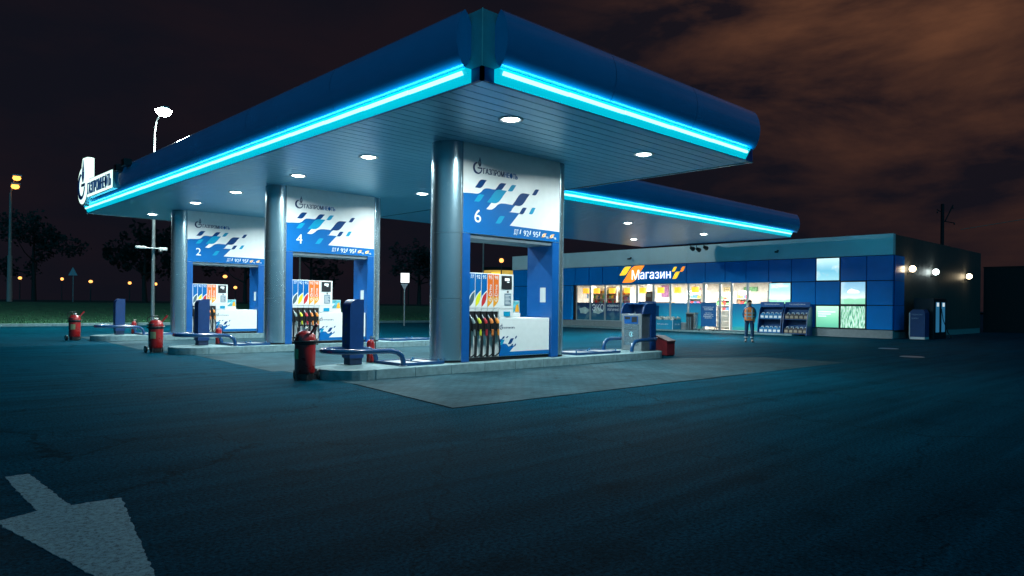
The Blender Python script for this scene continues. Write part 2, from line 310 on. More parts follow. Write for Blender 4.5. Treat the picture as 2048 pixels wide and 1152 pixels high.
def text(body, fr, a0, b0, w=None, h=.1, n=0., th=.004, material=None, parent=None, name='lettering', bold=.0, rot=False):
    A_, B_ = outlines(body, bold), outlines(body, 0)
    outer_sign = 1 if parea(max(B_, key=lambda l_: abs(parea(l_)))) > 0 else -1
    xs = [q[0] for l_ in B_ for q in l_]; ys = [q[1] for l_ in B_ for q in l_]
    x0, x1, y0, y1 = min(xs), max(xs), min(ys), max(ys)
    sy = h/(y1-y0); sx = (w/(x1-x0)) if w else sy; mb = MB(); k = 0
    def tr(q):
        a, b = (q[0]-x0)*sx, (q[1]-y0)*sy
        return (a0-b, b0+a) if rot else (a0+a, b0+b)
    for i, l_ in enumerate(B_):
        if parea(l_)*outer_sign <= 0: continue
        hs = [j for j, m_ in enumerate(B_) if parea(m_)*outer_sign < 0 and inside(m_[0], l_)]
        src = A_ if len(A_) == len(B_) else B_
        flat, tri, ok = fill([src[i]]+[src[j] for j in hs])
        if not ok: src = B_; flat, tri, ok = fill([src[i]]+[src[j] for j in hs])
        t_ = th+.0004*(k % 3); k += 1; P = [tr(q) for q in flat]
        def ori(t):
            q = [P[z] for z in t]; return t if parea(q) > 0 else t[::-1]
        mb.add([fr.p(a, b, n+t_) for a, b in P], [ori(t) for t in tri])
        for l2 in [src[i]]+[src[j] for j in hs]:
            Q = [tr(q) for q in l2]; m_ = len(Q); mb.add([fr.p(a, b, n) for a, b in Q]+[fr.p(a, b, n+t_) for a, b in Q], [(z, (z+1) % m_, m_+(z+1) % m_, m_+z) for z in range(m_)])
    return mb.build(name, material or txtw, parent)
def bez(p0, p1, p2, p3, n=7): 
    return [tuple((1-t)**3*a+3*(1-t)**2*t*b+3*(1-t)*t*t*c+t**3*d for a, b, c, d in zip(p0, p1, p2, p3)) for t in [i/n for i in range(n+1)]]
def leaf(x0, z0, x1, z1):
    w, h = x1-x0, z1-z0
    c = lambda u, v: (x0+u*w, z0+v*h)
    return [c(0, 0), c(.17, .34)]+bez(c(.17, .34), c(.36, .80), c(.46, 1.0), c(.66, 1.0), 6)[1:]+[c(1, 1), c(.83, .66)]+bez(c(.83, .66), c(.64, .20), c(.54, 0), c(.34, 0), 6)[1:]
def smooth_pts(P, it=2):
    for _ in range(it):
        Q = [P[0]]
        for a, b in zip(P, P[1:]): Q += [(a[0]*.75+b[0]*.25, a[1]*.75+b[1]*.25), (a[0]*.25+b[0]*.75, a[1]*.25+b[1]*.75)]
        P = Q+[P[-1]]
    return P
def arc(cx, cy, r, a0, a1, n=12): return [(cx+r*math.cos(math.radians(a0+(a1-a0)*i/n)), cy+r*math.sin(math.radians(a0+(a1-a0)*i/n))) for i in range(n+1)]
def area_light(name, loc, size, power, col, parent, d=(0, 0, -1), spread=None):
    l = bpy.data.lights.new(name, 'AREA'); l.shape = 'DISK'; l.size = size; l.energy = power; l.color = col
    if spread: l.spread = spread
    o = bpy.data.objects.new(name, l); COL.objects.link(o); o.location = loc; o.parent = parent
    o.rotation_euler = Vector(d).to_track_quat('-Z', 'Y').to_euler(); return o
def point_light(name, loc, r, power, col, parent):
    l = bpy.data.lights.new(name, 'POINT'); l.shadow_soft_size = r; l.energy = power; l.color = col
    o = bpy.data.objects.new(name, l); COL.objects.link(o); o.location = loc; o.parent = parent; return o

# ------------------------------------------------------------------ the ground
def terrain_z(x, y):
    t = (y-41-.25*max(0, x)*.2)/32; t = max(0, min(1, t)); s = t*t*(3-2*t); return .14+1.2*s
asph = asphalt()
g = MB(); g.add([(-1200, -600, 0), (1500, -600, 0), (1500, 1500, 0), (-1200, 1500, 0)], [(0, 1, 2, 3)])
tag(g.build('ground', asph), 'dark speckled asphalt forecourt with a bluish sheen reaching out past the station', kind='structure')
pav = pavers()
PAVED = [('concrete block paving apron round island six', [(-1.18, -.79), (7.45, -.81), (13, -.81), (13, 1.6), (9.9, 3.3), (9.9, 6), (-.5, 6), (-.63, 2.85)]),
         ('concrete block paving apron between island six and island four', [(-.75, 6.01), (8.4, 6.01), (8.4, 14.5), (-.4, 14.5), (-.28, 12.3)]),
         ('concrete block paving apron between island four and island two', [(-.5, 14.51), (8.4, 14.51), (8.4, 25), (-.4, 25), (-.38, 21.1), (-.78, 15.3)])]
for lb, P in PAVED:
    tag(MB().prism(P, Fr((0, 0, 0), (1, 0, 0), (0, 1, 0)), .0, .004).build('pavement', pav), lb, kind='structure')
seam = MB()
P = PAVED[0][1]
for a, b in ((P[7], P[0]), (P[0], P[1])):
    a, b = Vector((*a, .0)), Vector((*b, .0)); d = (b-a).normalized()*.0; w = (b-a).cross(Vector((0, 0, 1))).normalized()*.02
    seam.add([a-w+Vector((0, 0, .006)), b-w+Vector((0, 0, .006)), b+w+Vector((0, 0, .006)), a+w+Vector((0, 0, .006))], [(3, 2, 1, 0)])
tag(seam.build('pavement', mat('tar_joint', (.003, .006, .009), .9, spec=.0)), 'thin dark tar joint along the outer edge of the block paving', kind='structure')
# painted arrow
wornp = bpy.data.materials.new('worn_road_paint'); wornp.use_nodes = True
t = wornp.node_tree; b = t.nodes['Principled BSDF']; tcn = N(t, 'ShaderNodeTexCoord'); ns = N(t, 'ShaderNodeTexNoise'); ns.inputs['Scale'].default_value = 26; ns.inputs['Detail'].default_value = 12; ns.inputs['Roughness'].default_value = .92; L(t, tcn.outputs['Object'], ns.inputs['Vector'])
cr = N(t, 'ShaderNodeValToRGB'); L(t, ns.outputs['Fac'], cr.inputs['Fac']); cr.color_ramp.elements[0].position = .42; cr.color_ramp.elements[0].color = (.012, .03, .04, 1); cr.color_ramp.elements[1].position = .53; cr.color_ramp.elements[1].color = (.20, .36, .42, 1)
L(t, cr.outputs[0], b.inputs['Base Color']); b.inputs['Roughness'].default_value = .7
ar = [(-6.62, -1.52), (-6.45, -1.51), (-6.41, -2.83), (-6.08, -2.85), (-6.50, -5.3), (-6.88, -2.95), (-6.62, -2.84)]
random.seed(21); rag = []
for i in range(len(ar)):
    p, q = Vector((*ar[i], 0)), Vector((*ar[(i+1) % len(ar)], 0)); k_ = max(2, int((q-p).length/.035))
    for j in range(k_): w_ = p.lerp(q, j/k_); rag.append((w_.x+random.gauss(0, .005), w_.y+random.gauss(0, .005)))
ar = rag
tag(MB().prism(ar, Fr((0, 0, 0), (1, 0, 0), (0, 1, 0)), .0, .004).build('road_marking', wornp), 'worn white arrow painted on the asphalt pointing at the viewer', kind='structure')
# drain covers and gutter grate
for i, (x, y, lb) in enumerate(((17.5, -1.2, 'round iron manhole cover in the asphalt before the shop corner'), (22.0, 1.0, 'round iron manhole cover near the right end of the shop'))):
    h = MB().lathe([(0, .012), (.3, .012), (.33, .008), (.36, .001)], (x, y)); tag(h.build('manhole_cover', steelb), lb, 'manhole cover')
# grass, kerb, far road
gm = bpy.data.materials.new('grass_blades'); gm.use_nodes = True; t = gm.node_tree; b = t.nodes['Principled BSDF']
tcn = N(t, 'ShaderNodeTexCoord'); ns = N(t, 'ShaderNodeTexNoise'); ns.inputs['Scale'].default_value = 1.1; ns.inputs['Detail'].default_value = 10; ns.inputs['Roughness'].default_value = .8; L(t, tcn.outputs['Object'], ns.inputs['Vector'])
cr = N(t, 'ShaderNodeValToRGB'); L(t, ns.outputs['Fac'], cr.inputs['Fac']); cr.color_ramp.elements[0].position = .35; cr.color_ramp.elements[0].color = (.008, .06, .032, 1); cr.color_ramp.elements[1].position = .68; cr.color_ramp.elements[1].color = (.04, .17, .075, 1)
L(t, cr.outputs[0], b.inputs['Base Color']); b.inputs['Roughness'].default_value = .9
G = MB(); nx, ny = 60, 26; vs = []
for j in range(ny+1):
    for i in range(nx+1):
        x = -60+i*3.6; y = 39.9+j*1.6; vs.append((x, y, terrain_z(x, y)+.05*mnoise.noise(Vector((x*.3, y*.3, 0)))))
G.add(vs, [(j*(nx+1)+i, j*(nx+1)+i+1, (j+1)*(nx+1)+i+1, (j+1)*(nx+1)+i) for j in range(ny) for i in range(nx)], True)
tag(G.build('grass', gm), 'rough grass verge rising behind the forecourt kerb', kind='stuff')
tf = MB(); random.seed(3)
for _ in range(9000):
    x = random.uniform(-16, 60); y = 40+abs(random.gauss(0, 1))*7; z = terrain_z(x, y)+.02; a = random.uniform(0, PI); h = random.uniform(.06, .17); w = random.uniform(.02, .05)
    dx, dy = math.cos(a)*w, math.sin(a)*w; tf.add([(x-dx, y-dy, z), (x+dx, y+dy, z), (x+random.uniform(-.05, .05), y+random.uniform(-.05, .05), z+h)], [(0, 1, 2)])
tag(tf.build('grass', gm), 'tufts of longer grass on the verge', kind='stuff')
kb = MB()
for i in range(110): kb.box(-60+i*1.5, -60+i*1.5+1.49, 39.45, 39.9, 0, .17)
tag(kb.build('kerb', conc, bevel=.015), 'long pale concrete kerb between forecourt and grass', kind='structure')
tag(MB().add([(-300, 74, 1.36), (600, 74, 1.36), (600, 92, 1.36), (-300, 92, 1.36)], [(0, 1, 2, 3)]).build('road', mat('far_road_asphalt', (.05, .05, .055), .7)), 'dark road running along the top of the grass bank', kind='structure')
tag(MB().add([(-400, 92, 1.3), (800, 92, 1.3), (800, 700, 2), (-400, 700, 2)], [(0, 1, 2, 3)]).build('terrain', mat('far_ground', (.02, .03, .02), .9)), 'dark open ground beyond the road', kind='structure')

# ------------------------------------------------------------------ canopy
ZS = 5.22
def lens(z0=5.46, z1=6.42, T=.36, off=-.04, n=16):
    """closed outline (n, z): bulging outwards and inwards"""
    o = []; 
    for i in range(n+1):
        t = i/n; o.append((off+T/2+T/2*math.sin(PI*t)**.65, z0+(z1-z0)*t))
    for i in range(1, n):
        t = 1-i/n; o.append((off+T/2-T/2*math.sin(PI*t)**.65, z0+(z1-z0)*t))
    return o
def fascia_run(p0, d, nrm, length, segs, parent, mtl=fasc):
    """lens-section fascia panels starting at p0 along d, bulging along nrm"""
    P = lens(); k = len(P); d = Vector(d); nrm = Vector(nrm); p0 = Vector((*p0, 0)); mb = MB(); st = length/segs
    for s in range(segs):
        a, b = s*st, (s+1)*st-.012
        A = [p0+d*a+nrm*q[0]+Vector((0, 0, q[1])) for q in P]; B = [p0+d*b+nrm*q[0]+Vector((0, 0, q[1])) for q in P]
        sgn = d.cross(nrm).z
        side = [(i, (i+1) % k, k+(i+1) % k, k+i) for i in range(k)]
        if sgn > 0: side = [f[::-1] for f in side]
        mb.add(A+B, side, True)
        ca, cb = tuple(range(k)), tuple(range(k))
        if s == 0: mb.add(A, [ca if sgn > 0 else ca[::-1]])
        if s == segs-1: mb.add(B, [ca[::-1] if sgn > 0 else ca])
    return mb.build('fascia', mtl, parent)
def led_band(p0, d, nrm, length, s0, s1, parent):
    p0 = Vector((*p0, 0)); d = Vector(d); nrm = Vector(nrm)
    fr = Fr(p0, d, (0, 0, 1)); sg = 1 if fr.N.dot(nrm) > 0 else -1
    MB().prism([(0, ZS), (length, ZS), (length, 5.45), (0, 5.45)], fr, -.06*sg, 0).build('band_backing', blue, parent)
    f2 = Fr(p0+d*s0, nrm, (0, 0, 1)); L1 = (s1-s0)*(1 if f2.N.dot(d) > 0 else -1)
    MB().prism([(.002, ZS+.006), (.012, ZS+.006), (.142, 5.452), (.002, 5.452)], f2, 0, L1).build('light_diffuser', e_band, parent)
    mb = MB(); n = max(1, int((s1-s0)/1.5)); st = (s1-s0-.2)/n
    for i in range(n): mb.cyl(fr.p(s0+.1+i*st, 5.385, .115*sg), fr.p(s0+.1+(i+1)*st-.02, 5.378, .115*sg), .036, seg=10)
    mb.build('light_tube', e_tube, parent)
    nn = max(1, round((s1-s0)/6.2)); sl = (s1-s0)/nn
    for i in range(nn):
        l = bpy.data.lights.new('strip_light', 'AREA'); l.shape = 'RECTANGLE'; l.size = sl; l.size_y = .02; l.energy = 2.6*sl; l.color = (.03, .66, 1.0)
        o = bpy.data.objects.new('strip_light', l); COL.objects.link(o); o.parent = parent
        zd = -(nrm*.70+Vector((0, 0, .71))).normalized(); xd = d; yd = zd.cross(xd)
        M_ = Matrix((xd, -yd if False else yd, zd)).transposed().to_4x4(); M_.translation = fr.p(s0+(i+.5)*sl, 5.39, .165*sg); o.matrix_local = M_
def planks(x0, x1, y0, y1, joints, parent, w=.30):
    mb = MB(); xs = [x0]+joints+[x1]; n = int((y1-y0)/w)
    for j in range(n):
        a = y0+j*(y1-y0)/n; b = y0+(j+1)*(y1-y0)/n-.026
        for p, q in zip(xs, xs[1:]): mb.box(p+.006, q-.006, a, b, ZS, ZS+.018)
    mb.build('soffit', soff, parent); MB().box(x0, x1, y0, y1, ZS+.022, ZS+.03).build('soffit_backing', dark, parent)
LX, LY = 9.10, 25.37
can = empty('canopy', (0, 0, 0), 0, 'large blue fuel station canopy with glowing cyan strip over the numbered pump islands', 'canopy')
planks(.03, LX-.03, .03, LY-.03, [4.9], can)
fascia_run((.28, 0), (1, 0, 0), (0, -1, 0), 8.62, 3, can)
fascia_run((0, .28), (0, 1, 0), (-1, 0, 0), 24.9, 6, can)
led_band((0, 0), (1, 0, 0), (0, -1, 0), LX, .27, LX-.36, can)
led_band((0, 0), (0, 1, 0), (-1, 0, 0), LY, .27, LY-.25, can)
# corner post, two folded aluminium faces meeting at the nose
cp = MB().prism([(.0, .0), (.55, -.0), (.55, .55), (0, .55)], Fr((0, 0, 0), (1, 0, 0), (0, 1, 0)), 5.455, 6.40)
cp.build('corner_post', silver, can)
MB().box(-.006, .006, -.006, .006, 5.455, 6.41).build('corner_trim', white, can)
MB().box(.04, LX-.04, .04, LY-.04, 5.26, 6.2).build('roof_box', roofm, can)
MB().box(LX, LX+.05, .02, 7.7, 5.25, 6.15).build('rear_panel', cladb, can)
MB().box(LX, LX+.05, 17.3, LY, 5.25, 6.15).build('rear_panel', cladb, can)
MB().box(0, LX, LY, LY+.05, 5.22, 6.35).build('end_panel', silver, can)
for q in ((LX+.0, LX+.07, 0, 7.75, 5.205, 5.25), (LX, LX+.07, 17.3, LY, 5.205, 5.25), (0, LX-.01, LY, LY+.06, 5.2, 5.22)): MB().box(*q).build('edge_trim', steel, can)
def downlight(x, y, i, lb, pw=185, grp='canopy downlights'):
    t = empty('downlight', (x, y, ZS), 0, lb, 'ceiling light', grp)
    MB().lathe([(.17, -.004), (.21, -.022), (.25, -.018), (.25, 0)], seg=28).build('trim_ring', white, t)
    MB().lathe([(0.0, -.034), (.10, -.030), (.168, -.008)][::-1], seg=24).build('lens', e_lamp, t)
    area_light('bulb', (0, 0, -.045), .30, pw*1.32, (.82, .99, 1.0), t, spread=math.radians(163))
    return t
row = ['nearest the canopy corner', 'second from the canopy corner', 'third from the canopy corner', 'fourth from the canopy corner', 'fifth from the canopy corner', 'farthest from the canopy corner']
for i, y in enumerate((1.45, 6.0 if False else 6.66, 10.42, 14.86, 18.53, 23.54)):
    downlight(2.04, y, i, 'round bright downlight in the outer row of the big canopy, '+row[i])
    downlight(6.5, y, i, 'round bright downlight in the inner row of the big canopy, '+row[i])
# canopy two, bridging to the shop
cb = empty('canopy', (0, 0, 0), 0, 'second lower-looking blue canopy with cyan strip reaching back to the shop', 'canopy')
planks(9.2, 28.15, 7.83, 17.17, [14.0, 19.0, 24.0], cb)
fascia_run((9.6, 7.80), (1, 0, 0), (0, -1, 0), 18.9, 6, cb)
fascia_run((28.2, 17.2), (-1, 0, 0), (0, 1, 0), 18.9, 6, cb)
led_band((9.12, 7.80), (1, 0, 0), (0, -1, 0), 19.08, .1, 18.95, cb)
fr2 = led_band((28.2, 17.2), (-1, 0, 0), (0, 1, 0), 19.08, .2, 18.9, cb)
MB().box(9.2, 28.15, 7.86, 17.14, 5.26, 6.2).build('roof_box', roofm, cb)
MB().box(28.15, 28.2, 7.8, 17.2, 5.21, 6.3).build('end_panel', cladb, cb)
n = 0
for y in (10.3, 14.6):
    for x, w in ((11.4, 'nearest the big canopy'), (17.6, 'midway to the shop'), (23.85, 'nearest the shop')):
        downlight(x, y, n, 'round bright downlight in the %s row of the second canopy, %s' % ('front' if y < 12 else 'rear', w), 400 if x > 20 else 220); n += 1

# emblem: crescent letter G with a flame
def emblem(fr, a, b, s, n, dk, parent, name='emblem', th=.004):
    P = lambda L_: [(a+x*s, b+y*s) for x, y in L_]
    mb = MB()
    outer = arc(.42, .38, .38, 100, 262, 18); inner = arc(.50, .40, .30, 268, 100, 18)
    mb.prism(P(outer+inner), fr, n, n+th)
    mb.prism(P(arc(.45, .38, .38, 262, 352, 10)+arc(.45, .40, .31, 352, 268, 10)), fr, n, n+th)
    mb.prism(P([(.44, .36), (.83, .36), (.83, .44), (.44, .44)]), fr, n, n+th)
    fl = [(.58, .48), (.50, .62), (.50, .78), (.58, .94), (.62, 1.12), (.68, .92), (.74, .76), (.72, .60), (.64, .48), (.64, .54), (.675, .66), (.67, .78), (.62, .92), (.57, .78), (.555, .66), (.59, .54)]
    mb.prism(P(fl), fr, n, n+th)
    mb.prism(P([(.60, .5), (.59, .64), (.62, .78), (.65, .64), (.63, .5)]), fr, n, n+th)
    return mb.build(name, dk, parent)

# ------------------------------------------------------------------ portals
UA, UB, TH = 2.617, 5.855, .90
def make_portal():
    t = empty('pump_portal', (UA, 3.61, .2), 0, 'x', 'portal', 'metal portals spanning the pump islands')
    w = UB-UA; H = ZS-.2; zb = 3.15-.2
    for sx, nm in ((0, 'left'), (w, 'right')):
        r = TH/2
        if sx == 0: P = [(0.0, 0)]+[(0, 0)]+[(-r*math.sin(PI*i/20), r-r*math.cos(PI*i/20)) for i in range(1, 20)]+[(0, TH)]
        else: P = [(w, 0)]+[(w+r*math.sin(PI*i/20), r-r*math.cos(PI*i/20)) for i in range(1, 20)]+[(w, TH)]
        P = P[1:] if sx == 0 else P
        c = MB().prism(P, Fr((0, 0, 0), (1, 0, 0), (0, 1, 0)), .05, 1.45, True); c.prism(P, Fr((0, 0, 0), (1, 0, 0), (0, 1, 0)), 1.456, 2.94, True); c.prism(P, Fr((0, 0, 0), (1, 0, 0), (0, 1, 0)), 2.946, H-.002, True)
        c.build('end_column', steel, t)
        Q = [(x*.97 if sx == 0 else w+(x-w)*.97, r+(y-r)*.97) for x, y in P]; MB().prism(Q, Fr((0, 0, 0), (1, 0, 0), (0, 1, 0)), 0, .05).build('plinth', dark, t)
    MB().box(.003, w-.003, .0, TH, zb, H-.002).build('sign_panel', white, t)
    MB().box(.02, w-.02, .04, TH-.04, zb-.10, zb-.003).build('lintel', mat('lintel_grey', (.10, .14, .17), .5), t)
    MB().box(.003, .232, .0, TH, .0, zb-.002).build('jamb', blue, t, .004); MB().box(w-.253, w-.003, .0, TH, .0, zb-.002).build('jamb', blue, t, .004)
    for side in (0, 1):
        fr = Fr((0, 0, zb), (1, 0, 0), (0, 0, 1)) if side == 0 else Fr((w, TH, zb), (-1, 0, 0), (0, 0, 1))
        wave = smooth_pts([(.004, .91), (.26, .93), (.44, .93), (.54, .98), (.62, 1.07), (.74, 1.10), (.9, 1.09), (1.0, 1.10)])+[(1.25, 1.10)]+smooth_pts([(.99, .84), (.86, .77), (.80, .70), (.71, .61), (.84, .60), (.93, .63), (1.08, .76), (1.23, .80), (1.56, .79), (1.66, .81)], 1)+smooth_pts([(1.70, .77), (1.62, .70), (1.55, .61), (1.42, .60)], 1)+[(1.79, .61), (1.47, .30), (3.234, .272), (3.234, .004), (.004, .004)]
        wave = smooth_pts([(.004, .91), (.26, .93), (.44, .93), (.54, .98), (.62, 1.07), (.74, 1.10), (.9, 1.09), (.98, 1.10)])+[(1.14, 1.10), (.99, .84)]+smooth_pts([(.99, .84), (.88, .79), (.80, .70), (.71, .61)], 1)+smooth_pts([(.71, .61), (.86, .60), (.97, .66), (1.08, .76), (1.23, .80), (1.56, .79)], 1)+[(1.66, .80)]+smooth_pts([(1.66, .80), (1.56, .72), (1.50, .62), (1.42, .61)], 1)+[(1.79, .615), (1.47, .285), (3.234, .272), (3.234, .004), (.004, .004)]
        MB().prism(wave, fr, 0, .003).build('wave_graphic', bluel, t)
        for q in ((.35, 1.07, .71, 1.28), (.98, 1.09, 1.34, 1.28), (2.22, 1.11, 2.47, 1.27), (1.78, .60, 2.04, .77), (1.55, .79, 2.14, 1.12)): MB().prism(leaf(*q), fr, 0, .0045).build('leaf_graphic', navy, t)
        for q in ((1.39, 1.11, 1.67, 1.28), (.73, .77, 1.36, 1.11), (.33, .75, .64, .93), (2.12, .63, 2.35, .80), (1.0, .30, 1.30, .49)): MB().prism(leaf(*q), fr, 0, .006).build('leaf_graphic', cyan, t)
        emblem(fr, .27, 1.39, .36, 0, navyt, t)
        text('ГАЗПРОМ', fr, .60, 1.42, .655, .135, 0, .003, navyt, t, bold=.02); text('ГАЗПРОМ', fr, .608, 1.418, .655, .139, 0, .0055, navyt, t, bold=.01); text('НЕФТЬ', fr, 1.280, 1.42, .425, .135, 0, .003, bluel, t, bold=.006); text('НЕФТЬ', fr, 1.288, 1.418, .425, .139, 0, .0055, bluel, t, bold=.004)
        x = 1.61
        for s_, w_ in (('ДТ', .16), ('92', .18), ('95', .18)): text(s_, fr, x, .07, w_, .14, 0, .006, txtw, t, bold=.01); x += .33
        for a in (1.80, 2.14, 2.47): MB().prism(leaf(a, .11, a+.06, .22), fr, 0, .006).build('leaf_mark', txtw, t)
        for a, nb in ((2.57, '95'), (2.86, '98')):
            MB().prism(leaf(a, .085, a+.19, .195), fr, .003, .0065).build('leaf_mark', amber, t); text('G', fr, a+.02, .10, .13, .08, .0065, .003, txtw, t, bold=.01); text(nb, fr, a+.17, .06, .08, .06, .0065, .003, txtw, t, bold=.01)
    # notices on the inner face of the right jamb
    MB().box(w-.257, w-.2545, .22, .42, 1.40, 1.78).build('notice', paper, t)
    return t
def make_pump():
    t = empty('fuel_pump', (2.855, 3.66, .2), 0, 'x', 'fuel pump', 'white fuel pumps under the portals')
    D = .76
    MB().box(0, 1.45, .02, D, 1.24, 2.06).build('tower', white, t, .008)
    MB().box(.975, 1.45, .02, D, 1.02, 1.236).build('valve_box', white, t, .006)
    MB().box(.975, 2.725, .01, D, .08, 1.005).build('cabinet', white, t, .012)
    MB().box(0, .972, .10, D, .08, 1.236).build('nozzle_bay', white, t)
    MB().box(.0, 2.72, .04, D-.03, -.0, .078).build('base', dark, t)
    fr = Fr((0, 0, 0), (1, 0, 0), (0, 0, 1)); f1 = Fr((0, .02, 0), (1, 0, 0), (0, 0, 1)); fc = Fr((0, .01, 0), (1, 0, 0), (0, 0, 1))
    names = ['ДТ', '92', '95', '95', '98']; cols = [slate, yellow, redp, orange, orange]
    gc = [mat('nozzle_grey', (.20, .26, .26), .4), mat('nozzle_yellow', (.62, .62, .04), .4), mat('nozzle_red', (.5, .03, .04), .4), mat('nozzle_orange', (.75, .22, .05), .4), mat('nozzle_amber', (.78, .26, .03), .4)]
    for i in range(5):
        a = .035+.188*i; w = .172
        if i < 3:
            P = [(a, 2.04), (a+w, 2.04), (a+w, 1.66)]+bez((a+w, 1.66), (a+w*.5, 1.60), (a+w*.04, 1.54), (a, 1.47))[1:]
            st = MB().prism(P, f1, 0, .004).build('fuel_strip', bluel, t)
            MB().prism(bez((a+.01, 1.27), (a-.01, 1.44), (a+.04, 1.54), (a+w-.01, 1.62))+bez((a+w-.01, 1.62), (a+w, 1.45), (a+w-.04, 1.35), (a+.01, 1.27))[1:-1], f1, 0, .004).build('leaf', cols[i], st)
        else:
            P = [(a, 2.04), (a+w, 2.04), (a+w, 1.46)]+bez((a+w, 1.46), (a+w-.02, 1.36), (a+w*.5, 1.34), (a+.005, 1.26))[1:]
            st = MB().prism(P, f1, 0, .004).build('fuel_strip', orange, t)
            MB().prism([(a, 1.50), (a+w, 1.52), (a+w, 1.46)]+bez((a+w, 1.46), (a+w-.02, 1.36), (a+w*.5, 1.34), (a+.005, 1.26))[1:], f1, 0, .0052).build('fade', amber, st)
            text('G-Drive', f1, a+.125, 1.40, .40, .085, .0052, .002, txtw, st, bold=.03, rot=True)
        text(names[i], f1, a+.035, 1.925, .105, .085, .004, .002, txtw, st, bold=.015)
        MB().box(a+.0, a+w, .015, .03, 1.165, 1.232).build('slot_flap', offw, t)
        # holster, nozzle and hose
        MB().box(a+.005, a+w-.015, .03, .12, .72, 1.16).build('holster', black, t)
        nz = MB().tube([(a+.03, .06, 1.13), (a+.055, .02, 1.03), (a+.075, -.02, .97)], [.013, .014, .018], 8).build('nozzle', steelb, t)
        MB().tube([(a+.065, -.01, 1.00), (a+.085, -.045, .93), (a+.095, -.055, .88)], [.03, .042, .038], 10).build('grip_guard', gc[i], nz)
        MB().tube([(a+.09, -.05, .90), (a+.098, -.05, .80), (a+.115, -.02, .70)], [.034, .028, .028], 8).box(a+.05, a+.07, -.07, -.02, .70, .88).build('lever_body', black, nz)
        MB().tube([(a+.105, -.045, .74), (a+.12, -.04, .60)], [.034, .030], 8).build('swivel', gc[i], nz)
        MB().tube([(a+.12, -.04, .62), (a+.135, -.07, .45), (a+.14, -.085, .30), (a+.125, -.07, .18), (a+.10, -.0, .12), (a+.085, .04, .10)], .015, 8).build('hose', black, t)
        MB().tube([(a+.07, .07, .72), (a+.07, .06, .4), (a+.07, .08, .09)], .034, 8).build('hose', black, t)
    MB().box(1.05, 1.38, .005, .0195, 1.70, 2.02).build('display', blackp, t); MB().box(1.145, 1.295, .0, .0045, 1.90, 1.965).box(1.22, 1.29, .0, .0045, 1.86, 1.88).build('screen', e_lcd, kids(t)[-1])
    d = MB().box(1.15, 1.365, .012, .0195, 1.31, 1.595).build('info_sheet', mat('sheet_blue', (.16, .24, .30), .5), t)
    mb = MB()
    for k in range(7): mb.box(1.17, 1.345-.03*(k % 3), .009, .0115, 1.34+k*.034, 1.352+k*.034)
    mb.build('print_lines', txtw, d)
    MB().box(1.235, 1.275, .008, .0195, 1.615, 1.66).build('card_slot', blackp, t)
    MB().box(1.13, 1.34, .012, .0195, 1.05, 1.16).build('sticker', cyan, t); MB().box(.98, 1.445, .014, .0195, 1.225, 1.245).build('joint_strip', offw, t)
    MB().prism([(.975, .09), (2.715, .09), (2.715, .19), (1.33, .185), (1.50, .33), (1.38, .335), (1.29, .31), (1.22, .38), (1.12, .385), (.975, .34)], fc, 0, .003).prism([(.975, .36), (1.02, .42), (1.14, .45), (1.08, .50), (.975, .49)], fc, 0, .003).build('wave_graphic', bluel, t)
    mb = MB()
    for q in ((1.06, .50, 1.17, .56), (1.20, .52, 1.29, .565), (1.27, .37, 1.47, .51), (1.50, .50, 1.58, .565), (1.36, .30, 1.45, .37), (1.48, .31, 1.55, .375)): MB().prism(leaf(*q), fc, 0, .0045).build('leaf_graphic', navy, t)
    MB().prism(leaf(1.0, .36, 1.16, .48), fc, 0, .0055).build('leaf_graphic', cyan, t)
    emblem(fc, .985, .73, .13, 0, navyt, t); text('ГАЗПРОМНЕФТЬ', fc, 1.10, .745, .40, .045, 0, .003, navyt, t, bold=.02)
    MB().lathe([(0, -.012), (.022, -.01), (.024, 0)], seg=12).build('lock', blackp, t, loc=(2.64, .008, .93)).rotation_euler = (PI/2, 0, 0)
    return t
def make_board():
    t = empty('advert_board', (4.34, 3.9, 1.21), 0, 'x', 'advert board', 'small advert boards on the pump cabinets')
    MB().box(0, .42, 0, .12, 0, .11).build('stand', white, t, .004); MB().box(0, .42, .03, .06, .112, .42).build('board', paper, t)
    fr = Fr((0, .03, 0), (1, 0, 0), (0, 0, 1))
    MB().box(.01, .41, .026, .0295, .14, .41).build('poster', mat('poster_sea', (.10, .42, .50), .4, var=.5, vs=9), t)
    MB().prism(leaf(.03, .2, .2, .3), fr, .005, .007).build('poster_shape', txtw, t); MB().prism([(.26, .14), (.40, .14), (.37, .34), (.29, .30)], fr, .005, .007).build('poster_shape', amber, t)
    return t
portal = make_portal(); pump = make_pump(); board = make_board()
DV = 8.71
fact = [('6', 'nearest'), ('4', 'middle'), ('2', 'farthest')]
for i, (num, w) in enumerate(fact):
    p = portal if i == 0 else copy_tree(portal); q = pump if i == 0 else copy_tree(pump); b_ = board if i == 0 else copy_tree(board)
    for o in (p, q, b_): o.location.y += DV*i
    p['label'] = 'steel and blue pump portal marked with a white %s, %s of the three' % (num, w)
    q['label'] = 'white fuel pump with five coloured nozzles standing under the portal marked %s' % num
    b_['label'] = 'small printed advert board on the pump cabinet under the portal marked %s' % num
for i, (num, w) in enumerate(fact):
    p = [o for o in bpy.data.objects if o.get('label', '').startswith('steel and blue pump portal marked with a white %s' % num)][0]
    text(num, Fr((0, 0, 2.95), (1, 0, 0), (0, 0, 1)), .345, .27, .20, .30, .003, .004, txtw, p, 'number', bold=.03)

